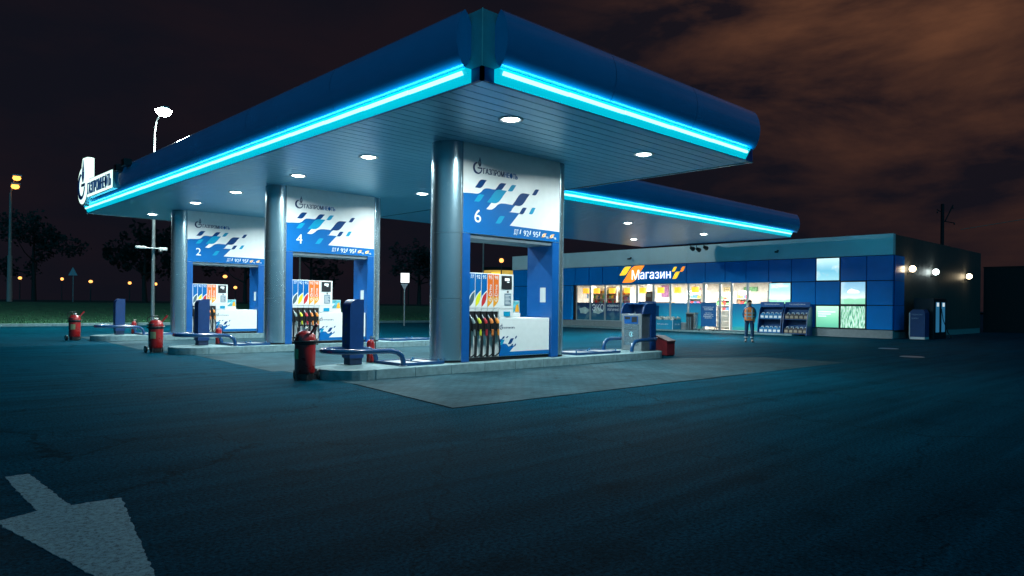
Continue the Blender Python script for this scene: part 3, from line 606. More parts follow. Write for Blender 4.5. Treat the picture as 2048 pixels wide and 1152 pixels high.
# ------------------------------------------------------------------ islands and their furniture
def island_fn(t):
    r = .81; cy = 0; P = arc(.11, 0, r, 270, 90, 16)+arc(9.75, 0, r, 90, -90, 16)
    MB().prism(P, Fr((0, 0, 0), (1, 0, 0), (0, 1, 0)), 0, .193).build('slab', conc, t, .012)
    for sy in (-1, 1):
        for k in range(10): MB().box(.12+k*.964, .12+(k+1)*.964-.008, sy*.825, sy*.70, 0, .203).build('kerb_stone', conc, t, .01)
def guard_fn(t):
    P = []; r = .52
    P += [(1.02, -r, 0), (1.02, -r, .10), (.98, -r, .22), (.86, -r, .30), (.70, -r, .33)]
    P += [(.1, -r, .34)]+[(.0-r*math.sin(PI*k/12), -r*math.cos(PI*k/12), .34) for k in range(1, 12)]+[(.1, r, .34)]
    P += [(.70, r, .33), (.86, r, .30), (.98, r, .22), (1.02, r, .10), (1.02, r, 0)]
    MB().tube(P, .055, 14).build('rail', mat('guard_blue', (.004, .05, .15), .25, var=.08, coat=.4), t)
    for s in (-1, 1): MB().cyl((1.02, s*r, 0), (1.02, s*r, .012), .09, seg=16).build('foot_plate', steelb, t)
bolb = mat('bollard_blue', (.003, .038, .15), .38, var=.12)
bold_ = mat('bollard_dark', (.006, .02, .06), .4, var=.2)
def bollard_fn(t):
    fr = Fr((0, 0, 0), (1, 0, 0), (0, 0, 1))
    P = [(-.17, .14), (.17, .14), (.17, 1.40)]+[(.05, 1.40)]+arc(.01, 1.22, .18, 90, 180, 8)
    MB().prism(P, fr, -.16, .16).build('panel', bolb, t, .012)
    MB().box(-.14, .15, -.13, .13, 0, .14).build('foot', bold_, t)
    f2 = Fr((-.17, 0, 0), (0, -1, 0), (0, 0, 1))
    for k in range(5): MB().prism(leaf(-.06, .45+k*.18, .05, .53+k*.18), f2, .0, .003).build('pictogram', mat('faded_print', (.10, .09, .08), .6), t)
def ext_fn(t, s=1.):
    MB().lathe([(0, .10), (.10, .10), (.165, .13), (.195, .17), (.20, .80), (.185, .88), (.13, .945), (.05, .965), (0, .966)], seg=28).build('body', red, t)
    MB().lathe([(.165, .02), (.17, .13)], seg=24).build('skirt', black, t)
    MB().lathe([(.206, .70), (.212, .72), (.212, .76), (.206, .78)], seg=24).build('strap', black, t)
    MB().cyl((0, 0, .96), (0, 0, 1.03), .03, .024).cyl((-.06, 0, 1.01), (.07, 0, 1.01), .014).build('valve', brass, t)
    MB().cyl((.0, -.045, 1.0), (.0, -.07, 1.0), .028).build('gauge', txtw, kids(t)[-1])
    mb = MB(); P = []
    for k in range(60):
        a = k/60*2*PI*1.6+.4; P.append((.235*math.cos(a), .235*math.sin(a), .70+.14*k/60))
    MB().tube(P+[(.04, .1, .96), (.03, .02, 1.01)], .016, 8).build('hose', black, t)
    MB().tube([(-.15, .12, .86), (-.19, .17, 1.0), (-.12, .1, 1.075), (.1, .12, 1.075), (.17, .17, 1.0), (.13, .14, .86)], .013, 8).build('handle', black, t)
    MB().cyl((.12, -.10, .90), (.27, -.14, 1.10), .018, .034, 12).build('horn', red, t)
    MB().cyl((-.24, .14, .10), (.24, .14, .10), .012).build('axle', blackp, t)
    for s_ in (-1, 1):
        w = MB().cyl((s_*.21, .14, .10), (s_*.245, .14, .10), .10, seg=20).build('wheel', black, t); MB().cyl((s_*.205, .14, .10), (s_*.25, .14, .10), .045, seg=14).build('hub', steelb, w)
    for s_ in (-1, 1): MB().tube([(s_*.13, -.13, .16), (s_*.15, -.17, .0), (s_*.09, -.19, .0), (s_*.08, -.12, .15)], .009, 6).build('leg', blackp, t)
    fr = Fr((0, 0, 0), (0, 1, 0), (0, 0, 1)); mb = MB(); vs = []
    for k in range(7):
        a = math.radians(200+8*k); 
        for z in (.42, .62): vs.append((.203*math.cos(a), .203*math.sin(a), z))
    mb.add(vs, [(2*k, 2*k+2, 2*k+3, 2*k+1) for k in range(6)]); mb.build('instruction_label', mat('label_olive', (.22, .24, .12), .6, var=.3, vs=40), t)
def smallext_fn(t):
    MB().lathe([(0, 0), (.085, .0), (.09, .03), (.09, .42), (.07, .48), (.03, .51), (0, .512)], seg=20).build('body', red, t)
    MB().cyl((0, 0, .5), (0, 0, .56), .02).box(-.02, .10, -.015, .015, .57, .585).box(-.02, .09, -.015, .015, .54, .552).build('valve', brass, t)
    MB().tube([(.02, 0, .55), (.12, .0, .50), (.13, 0, .35), (.11, 0, .2)], .012, 8).build('hose', black, t)
    MB().lathe([(.092, .2), (.092, .3)], seg=20).build('instruction_label', offw, t)
def hatch_fn(t, L_=1.15, Wd=1.0):
    MB().box(0, L_, 0, .05, 0, .06).box(0, L_, Wd-.05, Wd, 0, .06).box(0, .05, .05, Wd-.05, 0, .06).box(L_-.05, L_, .05, Wd-.05, 0, .06).build('frame', mat('hatch_blue', (.006, .06, .17), .4, var=.1), t)
    MB().box(.06, L_-.06, .06, Wd-.06, .0, .045).build('cover', steelb, t); MB().box(L_*.5-.02, L_*.5+.02, .06, Wd-.06, .046, .065).build('cross_bar', mat('hatch_blue', (0, 0, 0)), t)
    for x, y in ((.10, .10), (L_-.1, .10), (L_*.5, Wd*.45), (L_*.75, Wd*.8)): MB().cyl((x, y, .045), (x, y, .105), .022, seg=10).build('lifting_knob', mat('knob_blue', (.02, .16, .33), .3), t)
protos = []
isl = prop('pump_island', island_fn, (0, 4.06, 0), 0, 'x', 'pump island', 'raised concrete pump islands')
grd = prop('guard_rail', guard_fn, (-.0, 4.12, .2), 0, 'x', 'guard rail', 'bent blue guard rails at the island ends')
bol = prop('bollard', bollard_fn, (.42, 4.62, .2), 0, 'x', 'bollard', 'tall blue panel bollards')
ext = prop('fire_extinguisher', ext_fn, (-1.0, 4.03, 0), -.75, 'x', 'fire extinguisher', 'wheeled red fire extinguishers')
sex = prop('fire_extinguisher', smallext_fn, (1.02, 4.86, .2), 0, 'x', 'fire extinguisher', 'small red fire extinguishers behind the bollards')
hat = prop('hatch_cover', lambda t: hatch_fn(t), (.98, 3.60, .2), 0, 'x', 'hatch', 'flat blue framed hatches on the islands')
ha2 = prop('hatch_cover', lambda t: hatch_fn(t, 1.9, .95), (6.65, 3.66, .2), 0, 'x', 'hatch', 'flat blue framed hatches on the islands')
for i, (num, w) in enumerate(fact):
    for o, lb in ((isl, 'raised concrete island carrying the portal marked %s'), (grd, 'bent blue tube rail looping round the end of the island marked %s'), (bol, 'tall dark blue panel bollard at the end of the island marked %s'),
                  (ext, 'big wheeled red fire extinguisher beside the left end of the island marked %s'), (sex, 'small red fire extinguisher behind the bollard on the island marked %s'),
                  (hat, 'flat blue hatch on the island between bollard and portal marked %s'), (ha2, 'flat blue hatch on the island to the right of the portal marked %s')):
        if i: 
            c = copy_tree(o); c.location.y += DV*i
            if o is ext: c.location.x += (.19, -.1)[i-1]; c.location.y += (.85, .6)[i-1]; c.rotation_euler.z = (.1, .3)[i-1]
        else: c = o
        c['label'] = lb % num
# waste bin station at the right end of the near island
def bin_fn(t):
    # front faces -x; width along y 0..-.75
    MB().box(0, .42, -.74, 0, .0, 1.10).build('cabinet', steelb, t, .008)
    hood = Fr((0, 0, 0), (1, 0, 0), (0, 0, 1)); P = [(.02, 1.10), (.62, 1.10), (.62, 1.42), (.30, 1.42)]+bez((.30, 1.42), (.12, 1.42), (.05, 1.30), (.02, 1.10))[1:-1]
    Q = [(.42, 0), (.66, 0), (.66, 1.42), (.32, 1.42)]+bez((.32, 1.42), (.10, 1.42), (.02, 1.30), (.0, 1.10))[1:]+[(.42, 1.10)]
    f0 = Fr((0, -.74, 0), (1, 0, 0), (0, 0, 1)); 
    MB().prism(Q, f0, .002, .055).build('side_shield', bolb, t); MB().prism(Q, Fr((0, 0, 0), (1, 0, 0), (0, 0, 1)), -.055, -.002).build('side_shield', bolb, t)
    MB().box(.60, .66, -.735, -.005, .02, 1.41).build('back_shield', bolb, t); MB().box(.30, .60, -.735, -.005, 1.395, 1.42).build('hood_top', blue, t)
    f = Fr((0, 0, 0), (0, -1, 0), (0, 0, 1))
    MB().prism([(.12, .80), (.62, .80), (.60, 1.03), (.10, 1.03)], f, 0, .02).build('tray_frame', blue, t)
    MB().prism([(.14, .93), (.33, .93), (.33, 1.01), (.14, 1.01)], f, .02, .024).prism([(.39, .85), (.58, .85), (.58, 1.01), (.39, 1.01)], f, .02, .024).build('slot', black, t)
    MB().prism([(.10, .16), (.64, .16), (.64, .62), (.10, .62)], f, 0, .012).prism([(.10, .63), (.64, .63), (.64, .78), (.10, .78)], f, 0, .012).build('door', steel, t, .004)
    ring = MB(); ring.prism(arc(.37, .48, .075, 20, 340, 20)+arc(.37, .48, .06, 340, 20, 20), f, .012, .016); ring.prism([(.355, .44), (.37, .52), (.385, .53), (.395, .44), (.38, .44), (.375, .48), (.37, .44)], f, .012, .016); ring.build('pictogram', mat('pictogram_cyan', (.35, .75, .85), .5), t)
    MB().cyl((.2, -.35, 1.10), (.2, -.35, 1.17), .02).build('dispenser_knob', steel, t)
prop('waste_bin', bin_fn, (9.76, 4.56, .2), 0, 'steel litter bin with blue hood on the right end of the nearest island', 'bin')
gr2 = copy_tree(grd); gr2.location = (10.02, 4.12, .2); gr2.rotation_euler.z = PI; gr2['label'] = 'bent blue tube rail looping behind the steel litter bin'
bl2 = [c for c in kids(gr2)]
def sand_fn(t):
    fr = Fr((0, 0, 0), (1, 0, 0), (0, 0, 1)); 
    f = Fr((0, 0, 0), (0, -1, 0), (0, 0, 1))
    MB().prism([(0, .03), (.60, .03), (.60, .44), (0, .60)], f, -.42, 0).build('body', dred, t, .006)
    MB().prism([(-.02, .605), (.20, .59), (.63, .448), (.63, .475), (.22, .625), (-.02, .635)], f, -.44, .02).build('lid', mat('lid_dark_red', (.09, .01, .014), .5), t)
    MB().box(-.02, -.0, -.20, -.14, .53, .62).build('latch', steelb, t)
    MB().box(.03, .40, -.58, -.02, 0, .03).build('skid', dark, t)
prop('sand_box', sand_fn, (10.85, 4.25, 0), 0, 'dark red sand box with sloping lid beside the litter bin', 'sand box')

# ------------------------------------------------------------------ illuminated roof sign at the far end of the canopy
sg = empty('roof_sign', (-.32, 25.0, 5.4), 0, 'glowing white letter sign on the far left end of the big canopy', 'sign')
f = Fr((0, 0, 0), (0, -1, 0), (0, 0, 1))
MB().prism(arc(.85, .78, .80, 0, 360, 28)[:-1], f, -.12, .10).build('round_box', mat('sign_side', (.35, .36, .36), .5), sg)
MB().prism(arc(.85, .78, .74, 0, 360, 28)[:-1], f, .10, .12).build('round_face', e_sign, sg)
MB().prism([(.75, .9), (1.75, .9), (1.75, 1.80), (1.55, 1.86), (.85, 1.90), (.72, 1.6)], f, -.10, .10).prism([(.78, .95), (1.7, .95), (1.7, 1.76), (1.5, 1.82), (.88, 1.86), (.76, 1.6)], f, .10, .125).build('flame_box', e_sign, sg)
MB().prism([(1.55, .22), (5.15, .22), (5.15, .92), (1.55, .96)], f, -.10, .09).build('letter_box', mat('sign_side', (.35, .36, .36), .5), sg)
MB().prism([(1.6, .25), (5.1, .25), (5.1, .89), (1.6, .93)], f, .09, .11).build('letter_face', e_sign, sg)
emblem(f, .15, .22, 1.42, .125, mat('sign_blue', (.01, .10, .32), .4), sg, th=.02)
text('ГАЗПРОМНЕФТЬ', f, 1.72, .31, 3.3, .50, .11, .03, mat('sign_blue', (.01, .1, .32), .4), sg, bold=.02)
for y in (2.2, 4.4): MB().box(.0, .30, -y-.03, -y+.03, .4, .5).build('bracket', steelb, sg)
fl = empty('floodlight', (-.34, 19.3, 6.25), 0, 'dark unlit floodlight on a bracket beside the glowing roof sign', 'floodlight', 'dark floodlights on the canopy fascia')
MB().box(-.15, .1, -.2, .2, -.1, .14).build('housing', blackp, fl, .01); MB().tube([(.1, -.2, 0), (.3, -.2, -.05), (.3, .2, -.05), (.1, .2, 0)], .015, 6).build('bracket', steelb, fl); MB().box(-.158, -.151, -.17, .17, -.07, .11).build('glass', glass, fl)
f2 = copy_tree(fl); f2.location = (-.34, 18.4, 6.32); f2['label'] = 'dark unlit floodlight farther right along the fascia from the roof sign'

# ------------------------------------------------------------------ shop
US, V0, V1, UE = 32.3, 4.19, 32.94, 49.4
shop = empty('shop_building', (US, V0, 0), 0, 'long low shop building with blue panels, white roof band and bright windows', 'building')
X = lambda v: v-V0       # local y from world v
band0, band1 = 4.41, 5.51
mb = MB(); ys = [0, 5.2, 12.4, 16.9, 22.5, 28.75]
for a, b in zip(ys, ys[1:]): mb.box(-.10, .25, a+.004, b-.004, band0, band1)
mb.build('roof_band', cladw, shop)
MB().box(.25, UE-US, .06, 28.7, 5.2, 5.3).build('roof', roofm, shop)
mb = MB(); k = 0; xx = .25
while xx < UE-US-.01: mb.box(xx, min(xx+.62, UE-US)-.012, .0, .12, .35, band1-.03); xx += .62
mb.build('side_wall', cladg, shop)
MB().box(.02, UE-US, .02, .10, 0, .34).build('side_plinth', plinthm, shop)
MB().box(UE-US-.15, UE-US, .12, 28.7, 0, 5.2).build('rear_wall', cladg, shop); MB().box(.3, UE-US-.16, 28.6, 28.75, 0, 5.2).build('far_wall', cladg, shop)
# plinth
MB().box(-.04, .2, -.0, X(10.97), 0, .43).box(-.04, .2, X(16.55), X(32.94), 0, .50).build('plinth', plinthm, shop, .006)
MB().box(.02, .2, X(10.97), X(16.55), 0, .12).build('doorstep', plinthm, shop)
cols = [4.19, 5.51, 6.89, 8.24, 9.63, 11.02, 12.46, 13.86, 15.25, 16.61]
rows = [.45, 1.745, 3.06, 4.40]
sky_p = picture('lightbox_sky', [(.0, (.32, .62, .66)), (.5, (.16, .45, .58)), (1.0, (.55, .80, .80))], 1.15, (.85, .93, .82), z0=3.06, z1=4.4)
eko_p = picture('lightbox_meadow', [(.0, (.16, .52, .32)), (.27, (.30, .66, .42)), (.32, (.75, .86, .72)), (.7, (.38, .66, .68)), (1.0, (.34, .60, .62))], 1.15, (.85, .92, .85), z0=1.745, z1=3.06)
car_p = picture('lightbox_cloud', [(.0, (.20, .52, .34)), (.30, (.26, .60, .38)), (.36, (.72, .84, .74)), (.65, (.30, .52, .62)), (1.0, (.20, .42, .58))], 1.1, (.6, .76, .8), z0=1.745, z1=3.06)
grn_p = picture('lightbox_green', [(.0, (.06, .34, .22)), (.5, (.20, .56, .36)), (1.0, (.50, .78, .56))], 1.05, False, z0=.45, z1=1.745)
grs_p = bpy.data.materials.new('lightbox_grass'); grs_p.use_nodes = True; t = grs_p.node_tree; b = t.nodes['Principled BSDF']
tcn = N(t, 'ShaderNodeTexCoord'); mpn = N(t, 'ShaderNodeMapping'); mpn.inputs['Scale'].default_value = (1, 9, 1.3); L(t, tcn.outputs['Object'], mpn.inputs[0]); ns = N(t, 'ShaderNodeTexNoise'); ns.inputs['Scale'].default_value = 2.5; ns.inputs['Detail'].default_value = 6; L(t, mpn.outputs[0], ns.inputs[0])
cr = N(t, 'ShaderNodeValToRGB'); L(t, ns.outputs['Fac'], cr.inputs[0]); cr.color_ramp.elements[0].position = .4; cr.color_ramp.elements[0].color = (.03, .22, .13, 1); cr.color_ramp.elements[1].position = .62; cr.color_ramp.elements[1].color = (.55, .80, .62, 1); L(t, cr.outputs[0], b.inputs['Emission Color']); L(t, cr.outputs[0], b.inputs['Base Color']); b.inputs['Emission Strength'].default_value = 1.05
boxes = {(2, 2): sky_p, (4, 1): eko_p, (1, 1): car_p, (2, 0): grn_p, (1, 0): grs_p}
fs = Fr((0, 0, 0), (0, -1, 0), (0, 0, 1))
for ci in range(9):
    for ri in range(3):
        if ci >= 5 and ri < 2: continue
        a, b = X(cols[ci])+.02, X(cols[ci+1])-.02; z0, z1 = rows[ri]+.02, rows[ri+1]-.02
        m_ = boxes.get((ci, ri))
        if m_:
            lb_ = MB().box(-.06, .15, a, b, z0, z1).build('light_box', blackp, shop); MB().box(-.066, -.061, a+.04, b-.04, z0+.04, z1-.04).build('picture', m_, lb_)
            ff = Fr((-.068, b, 0), (0, -1, 0), (0, 0, 1))
            if (ci, ri) == (4, 1): text('ЭКО', ff, .14, 2.72, .42, .2, 0, .004, e_signy, lb_); MB().prism([(.62, 2.78), (1.2, 2.78), (1.2, 2.80), (.62, 2.80)], ff, 0, .004).prism([(.62, 2.86), (1.2, 2.86), (1.2, 2.88), (.62, 2.88)], ff, 0, .004).build('print_lines', e_signy, lb_)
            if (ci, ri) == (2, 0):
                q = MB()
                for kk in range(3): q.prism([(.15, 1.35-kk*.12), (1.1-.25*kk, 1.35-kk*.12), (1.1-.25*kk, 1.38-kk*.12), (.15, 1.38-kk*.12)], ff, 0, .004)
                q.build('print_lines', e_signy, lb_)
            if (ci, ri) == (1, 1): MB().prism([(.38, 2.42), (.45, 2.40), (.95, 2.40), (1.02, 2.45), (.92, 2.55), (.75, 2.58), (.60, 2.64), (.46, 2.58), (.38, 2.50)], ff, 0, .004).build('cloud_print', e_signy, lb_)
        else: MB().box(-.06, .15, a, b, z0, z1).build('cladding_panel', cladb, shop)
# sign panel and panels to its left
sp_ = MB().box(-.07, .15, X(16.63), X(22.06), 3.10, 4.38).build('sign_panel', cladb, shop)
for a, b in ((22.1, 23.55), (23.6, 24.8), (24.86, 26.15), (26.2, 28.3), (28.35, 30.5), (30.55, 32.9)): MB().box(-.06, .15, X(a), X(b), 3.10, 4.38).build('cladding_panel', cladb, shop)
for a, b in ((26.5, 28.3), (30.6, 32.9)): MB().box(-.06, .15, X(a), X(b), .52, 3.06).build('cladding_panel', cladb, shop)
MB().box(.16, .26, 0.02, 28.7, 3.14, 4.4).box(.16, .26, 0.02, X(10.95), .44, 3.14).box(.16, .26, X(26.3), 28.7, .5, 3.14).build('wall', dark, shop)
sgn = empty('shop_sign', (US-.075, 22.05, 3.1), 0, 'lit shop sign with white lettering between orange and yellow leaves', 'sign')
f = Fr((0, 0, 0), (0, -1, 0), (0, 0, 1))
MB().prism(leaf(.04, .62, 1.02, 1.22), f, 0, .05).build('yellow_leaf', e_signa, sgn); MB().prism(leaf(.30, .10, 2.15, 1.26), f, 0, .04).build('orange_leaf', e_signo, sgn)
text('М', f, 1.12, .30, .62, .66, .045, .006, e_signy, sgn, 'letter', bold=.02); text('агазин', f, 1.82, .33, 2.45, .47, .045, .006, e_signy, sgn, 'letters', bold=.014)
MB().prism(leaf(4.35, .78, 4.72, 1.08), f, 0, .04).prism(leaf(4.40, .30, 4.95, .76), f, 0, .04).build('small_leaf', e_signa, sgn); MB().prism(leaf(4.98, .76, 5.35, 1.08), f, 0, .04).build('small_leaf', e_signo, sgn)
# windows
film_n = picture('window_print_night', [(.0, (.02, .11, .04)), (.10, (.01, .08, .13)), (.5, (.006, .04, .11)), (1.0, (.006, .02, .06))], 0.35, (.10, .2, .22), z0=.5, z1=1.8)
film_b = picture('window_print_blue', [(.0, (.05, .30, .22)), (.15, (.01, .28, .40)), (1.0, (.01, .12, .26))], .55, False, z0=.3, z1=1.8)
ms = [26.4, 26.07, 24.71, 23.34, 21.93, 20.55, 19.19, 17.85, 16.48]
def window(a, b, z0, zm, z1, film, door=False):
    w = MB().box(-.02, .06, X(b), X(b)+.07, z0, z1).box(-.02, .06, X(a)-.07, X(a), z0, z1).box(-.02, .06, X(b)+.07, X(a)-.07, z1-.06, z1).box(-.02, .06, X(b)+.07, X(a)-.07, z0, z0+.05).build('door' if door else 'window', alu, shop)
    MB().box(.01, .018, X(b)+.07, X(a)-.07, (zm if film else z0+.05), z1-.06).build('pane', glass, w)
    if film: MB().box(.004, .022, X(b)+.07, X(a)-.07, z0+.05, zm-.002).build('printed_film', film, w)
    if door: MB().tube([(-.07, X(b)+.14, .9), (-.07, X(b)+.14, 1.4)], .015, 6).build('handle', steel, w)
    return w
for a, b in zip(ms[1:], ms[2:]): window(a, b+.005, .5, 1.81, 3.1, film_n if a > 22.5 else film_b)
window(16.475, 15.35, .12, 1.81, 3.1, film_b); window(15.345, 14.22, .12, 1.8, 3.1, None, True); window(14.215, 13.43, .12, 1.8, 3.1, None, True); window(13.425, 12.37, .12, 1.8, 3.1, film_b); window(12.365, 10.97, .12, 1.8, 3.1, film_b)
window(30.55, 28.32, .5, 1.6, 3.05, None)
MB().box(-.08, .0, X(13.4), X(15.4), 3.02, 3.12).build('door_header', alu, shop)
w = kids(shop)
f = Fr((US-.004+.0, 24.57, 0), (0, -1, 0), (0, 0, 1))
fl_ = Fr((.0, X(24.57), 0), (0, -1, 0), (0, 0, 1))
lo = Fr((.003, X(24.64), 0), (0, -1, 0), (0, 0, 1))
text('ЭКО', lo, .10, 1.20, 1.10, .50, 0, .004, mat('decal_grey', (.4, .48, .5), .6, emit=(.35, .42, .45), es=.5), shop, 'decal'); lo2 = Fr((.003, X(23.27), 0), (0, -1, 0), (0, 0, 1))
for s_, z in (('НОМИЧНО', 1.50), ('ЛОГИЧНО', 1.22)): text(s_, lo2, .13, z, 1.05, .17, 0, .004, mat('decal_grey', (.4, .48, .5)), shop, 'decal')
def blob(fr, cx, cz, rx, rz, seed):
    random.seed(seed); return [(cx+rx*math.cos(a)*(1+.18*math.sin(3*a+seed)), cz+rz*math.sin(a)*(1+.15*math.sin(5*a+seed))) for a in [2*PI*k/28 for k in range(28)]]
lo3 = Fr((.003, X(26.0), 0), (0, -1, 0), (0, 0, 1))
MB().prism(blob(lo3, .68, 1.22, .48, .24, 1), lo3, 0, .003).prism(blob(lo3, 1.98, 1.22, .46, .22, 2), lo3, 0, .003).build('cloud_decal', mat('decal_cloud', (.20, .30, .30), .6, var=.5, vs=2.5, emit=(.16, .26, .26), es=.45), shop)
# interior
inn = mat('interior_wall', (.82, .80, .76), .7)
MB().box(.3, 6.0, X(10.9), X(30.6), .06, .10).build('floor', mat('floor_tile', (.5, .45, .4), .3), shop); MB().box(6.0, 6.1, X(10.9), X(30.6), .1, 3.3).box(.28, 6.0, X(10.88), X(10.95), .1, 3.3).box(.28, 6.0, X(30.6), X(30.7), .1, 3.3).build('interior_wall', inn, shop)
MB().box(.27, 6.0, X(10.95), X(30.6), 3.3, 3.38).build('ceiling', inn, shop)
for k in range(6):
    v = 12.3+3.3*k
    cl = tag(MB().box(-.6, .6, -.6, .6, -.02, 0).build('ceiling_light', e_cream, loc=(US+3., v, 3.295)), 'square lit ceiling panel inside the shop, %s from the right' % ['first', 'second', 'third', 'fourth', 'fifth', 'sixth'][k], 'ceiling light', 'ceiling panels inside the shop')
    area_light('bulb', (0, 0, -.05), 1.0, 270, (1, .92, .84), cl)
for k, (v, z, w_, h_, m_) in enumerate(((29.5, 2.2, 1.1, .7, 'blue'), (22.3, 2.3, .6, .9, 'violet'), (19.9, 2.35, .9, .5, 'brown'), (19.0, 2.3, .5, .7, 'red'), (17.1, 2.4, .5, .6, 'cream'), (13.2, 2.4, .7, .5, 'blue'), (11.6, 2.6, .7, .35, 'yellow'), (15.3, 2.7, 1.0, .3, 'green'))):
    MB().box(5.9, 5.99, X(v)-w_/2, X(v)+w_/2, z, z+h_).build('wall_poster', mat('poster_'+m_, dict(blue=(.10, .22, .40), violet=(.3, .12, .3), brown=(.25, .14, .08), red=(.6, .08, .05), cream=(.7, .6, .35), yellow=(.8, .6, .1), green=(.15, .4, .2))[m_], .5, var=.6, vs=8), shop)
for v in (27.2, 21.6, 17.2): MB().box(2.9, 3.2, X(v)-.15, X(v)+.15, .1, 3.3).build('interior_column', inn, shop)
# pendants with orange shades just behind the glass
for k, v in enumerate((26.0, 24.95, 23.5, 22.15, 20.8, 19.3, 17.95, 16.6)):
    p = empty('pendant_lamp', (US+1.0, v, 3.3), 0, 'orange drum pendant lamp behind the shop windows, number %d counted from the left' % (k+1), 'pendant lamp', 'orange pendants behind the shop windows')
    p['label'] = 'orange drum pendant lamp behind the shop glass, '+['leftmost of the row', 'second from the left', 'above the dark film', 'left of the sign', 'under the big orange leaf', 'under the middle of the sign lettering', 'under the end of the sign lettering', 'rightmost of the row'][k]
    MB().cyl((0, 0, -.42), (0, 0, 0), .008, seg=6).build('cord', black, p); MB().cyl((0, 0, -.80), (0, 0, -.42), .24, .24, 20, False).build('shade', e_pend, p)
# shelving and goods
pc = [mat('goods_'+n_, c, .4) for n_, c in (('red', (.55, .05, .05)), ('green', (.12, .4, .15)), ('blue', (.08, .2, .5)), ('cream', (.7, .6, .4)), ('violet', (.35, .15, .35)), ('brown', (.25, .12, .07)), ('yellow', (.75, .55, .08)))]
gnames = ['red', 'green', 'blue', 'cream', 'violet', 'brown', 'yellow']
shm = mat('shelf_white', (.7, .7, .68), .4)
def shelf_unit(x, v, wd, lb, tall=2.2, nrow=5, seed=1):
    t = empty('shelf_unit', (x, v, .1), 0, lb, 'shelves', 'shelf units inside the shop')
    MB().box(.36, .40, -wd/2, wd/2, 0, tall).build('back_panel', shm, t)
    for s_ in (-1, 1): MB().box(0, .36, s_*wd/2-.015, s_*wd/2+.015, 0, tall).build('side', shm, t)
    for k in range(nrow): MB().box(0, .355, -wd/2+.016, wd/2-.016, .12+k*(tall-.3)/nrow, .15+k*(tall-.3)/nrow).build('shelf', shm, t)
    random.seed(seed)
    for k in range(nrow):
        y = -wd/2+.06
        z = .1+.152+k*(tall-.3)/nrow
        while y < wd/2-.2:
            w_ = random.uniform(.13, .24); h_ = random.uniform(.16, (tall-.3)/nrow-.06); c = random.randrange(7)
            if z > 1.35 or wd < .8: 
                o = MB().box(0, .2, 0, w_, 0, h_*.8).box(.04, .16, w_*.25, w_*.75, h_*.8, h_).build('goods_pack', pc[c], loc=(x+.05, v+y, z)); tag(o, '%s pack of goods on the %s' % (gnames[c], lb), 'goods', 'goods on the '+lb)
            y += w_+.03
shelf_unit(US+2.2, 25.2, 2.2, 'white wall shelf far left behind the windows', 2.95, 7, seed=2)
shelf_unit(US+2.0, 23.2, 1.1, 'white wall shelf left of the sign behind the windows', 2.8, 7, seed=3)
shelf_unit(US+3.4, 18.0, 1.5, 'white wall shelf under the sign lettering behind the windows', 2.6, 6, seed=4)
shelf_unit(US+3.8, 16.2, 1.0, 'white shelf left of the door behind the windows', 2.5, 6, seed=9)
shelf_unit(US+4.0, 14.9, .9, 'white shelf seen over the notice board', 2.6, 6, seed=10)
shelf_unit(US+1.6, 13.85, .72, 'narrow shelf stack seen through the right door leaf', 1.7, 6, seed=5)
shelf_unit(US+4.2, 11.9, 1.6, 'white shelf deep in the shop behind the person', seed=6)
co = empty('coffee_counter', (US+2.6, 20.9, .1), 0, 'white service counter behind the middle windows', 'counter')
MB().box(0, .6, -1.3, 1.3, 0, 1.75).build('base', offw, co); MB().box(-.05, .65, -1.35, 1.35, 1.751, 1.80).build('worktop', mat('worktop', (.3, .2, .14), .3), co)
cm = empty('coffee_machine', (US+2.7, 21.5, 1.902), 0, 'dark coffee machine on the service counter', 'coffee machine'); MB().box(0, .4, -.3, .3, 0, .75).build('body', blackp, cm, .02); MB().box(-.005, 0, -.2, .2, .35, .6).build('panel', slate, cm)
dr = tag(MB().box(0, .65, -.5, .5, 0, 2.6).build('drinks_fridge', mat('fridge_grey', (.15, .2, .22), .3), loc=(US+4.6, 12.9, .1)), 'tall grey drinks fridge behind the right window', 'fridge')
dh = MB().box(-.02, -.005, -.42, .42, .3, 2.3).build('glass_door', mat('fridge_glow', (.3, .4, .42), .2, emit=(.5, .65, .7), es=.7), dr)
# cameras and fittings on the shop front
def camera_fn(t):
    MB().box(.0, .06, -.05, .05, -.05, .05).build('wall_plate', blackp, t); MB().tube([(.0, 0, 0), (-.12, 0, -.04)], .018, 8).build('arm', blackp, t); MB().box(-.34, -.10, -.10, .02, -.13, -.03).build('housing', blackp, t, .01)
c1 = prop('security_camera', camera_fn, (US-.16, 10.44, 4.89), 0, 'small dark camera on the roof band right of the shop door', 'camera', 'cameras on the shop roof band')
c2 = copy_tree(c1); c2.location = (US-.16, 21.03, 4.91); c2['label'] = 'small dark camera on the roof band above the left end of the sign'
cc = empty('speaker_cluster', (28.3, 13.4, 5.2), 0, 'cluster of dark floodlights hanging from the end of the second canopy', 'floodlights')
MB().box(-.05, .05, -.6, .6, -.06, 0).build('bracket', blackp, cc)
for y, z in ((-.42, -.2), (.05, -.28), (.45, -.2)): MB().tube([(0, y, -.06), (0, y, z), (.12, y, z-.02)], .02, 6).cyl((.05, y, z), (.30, y, z-.06), .09, .13, 12).build('floodlight', blackp, cc)
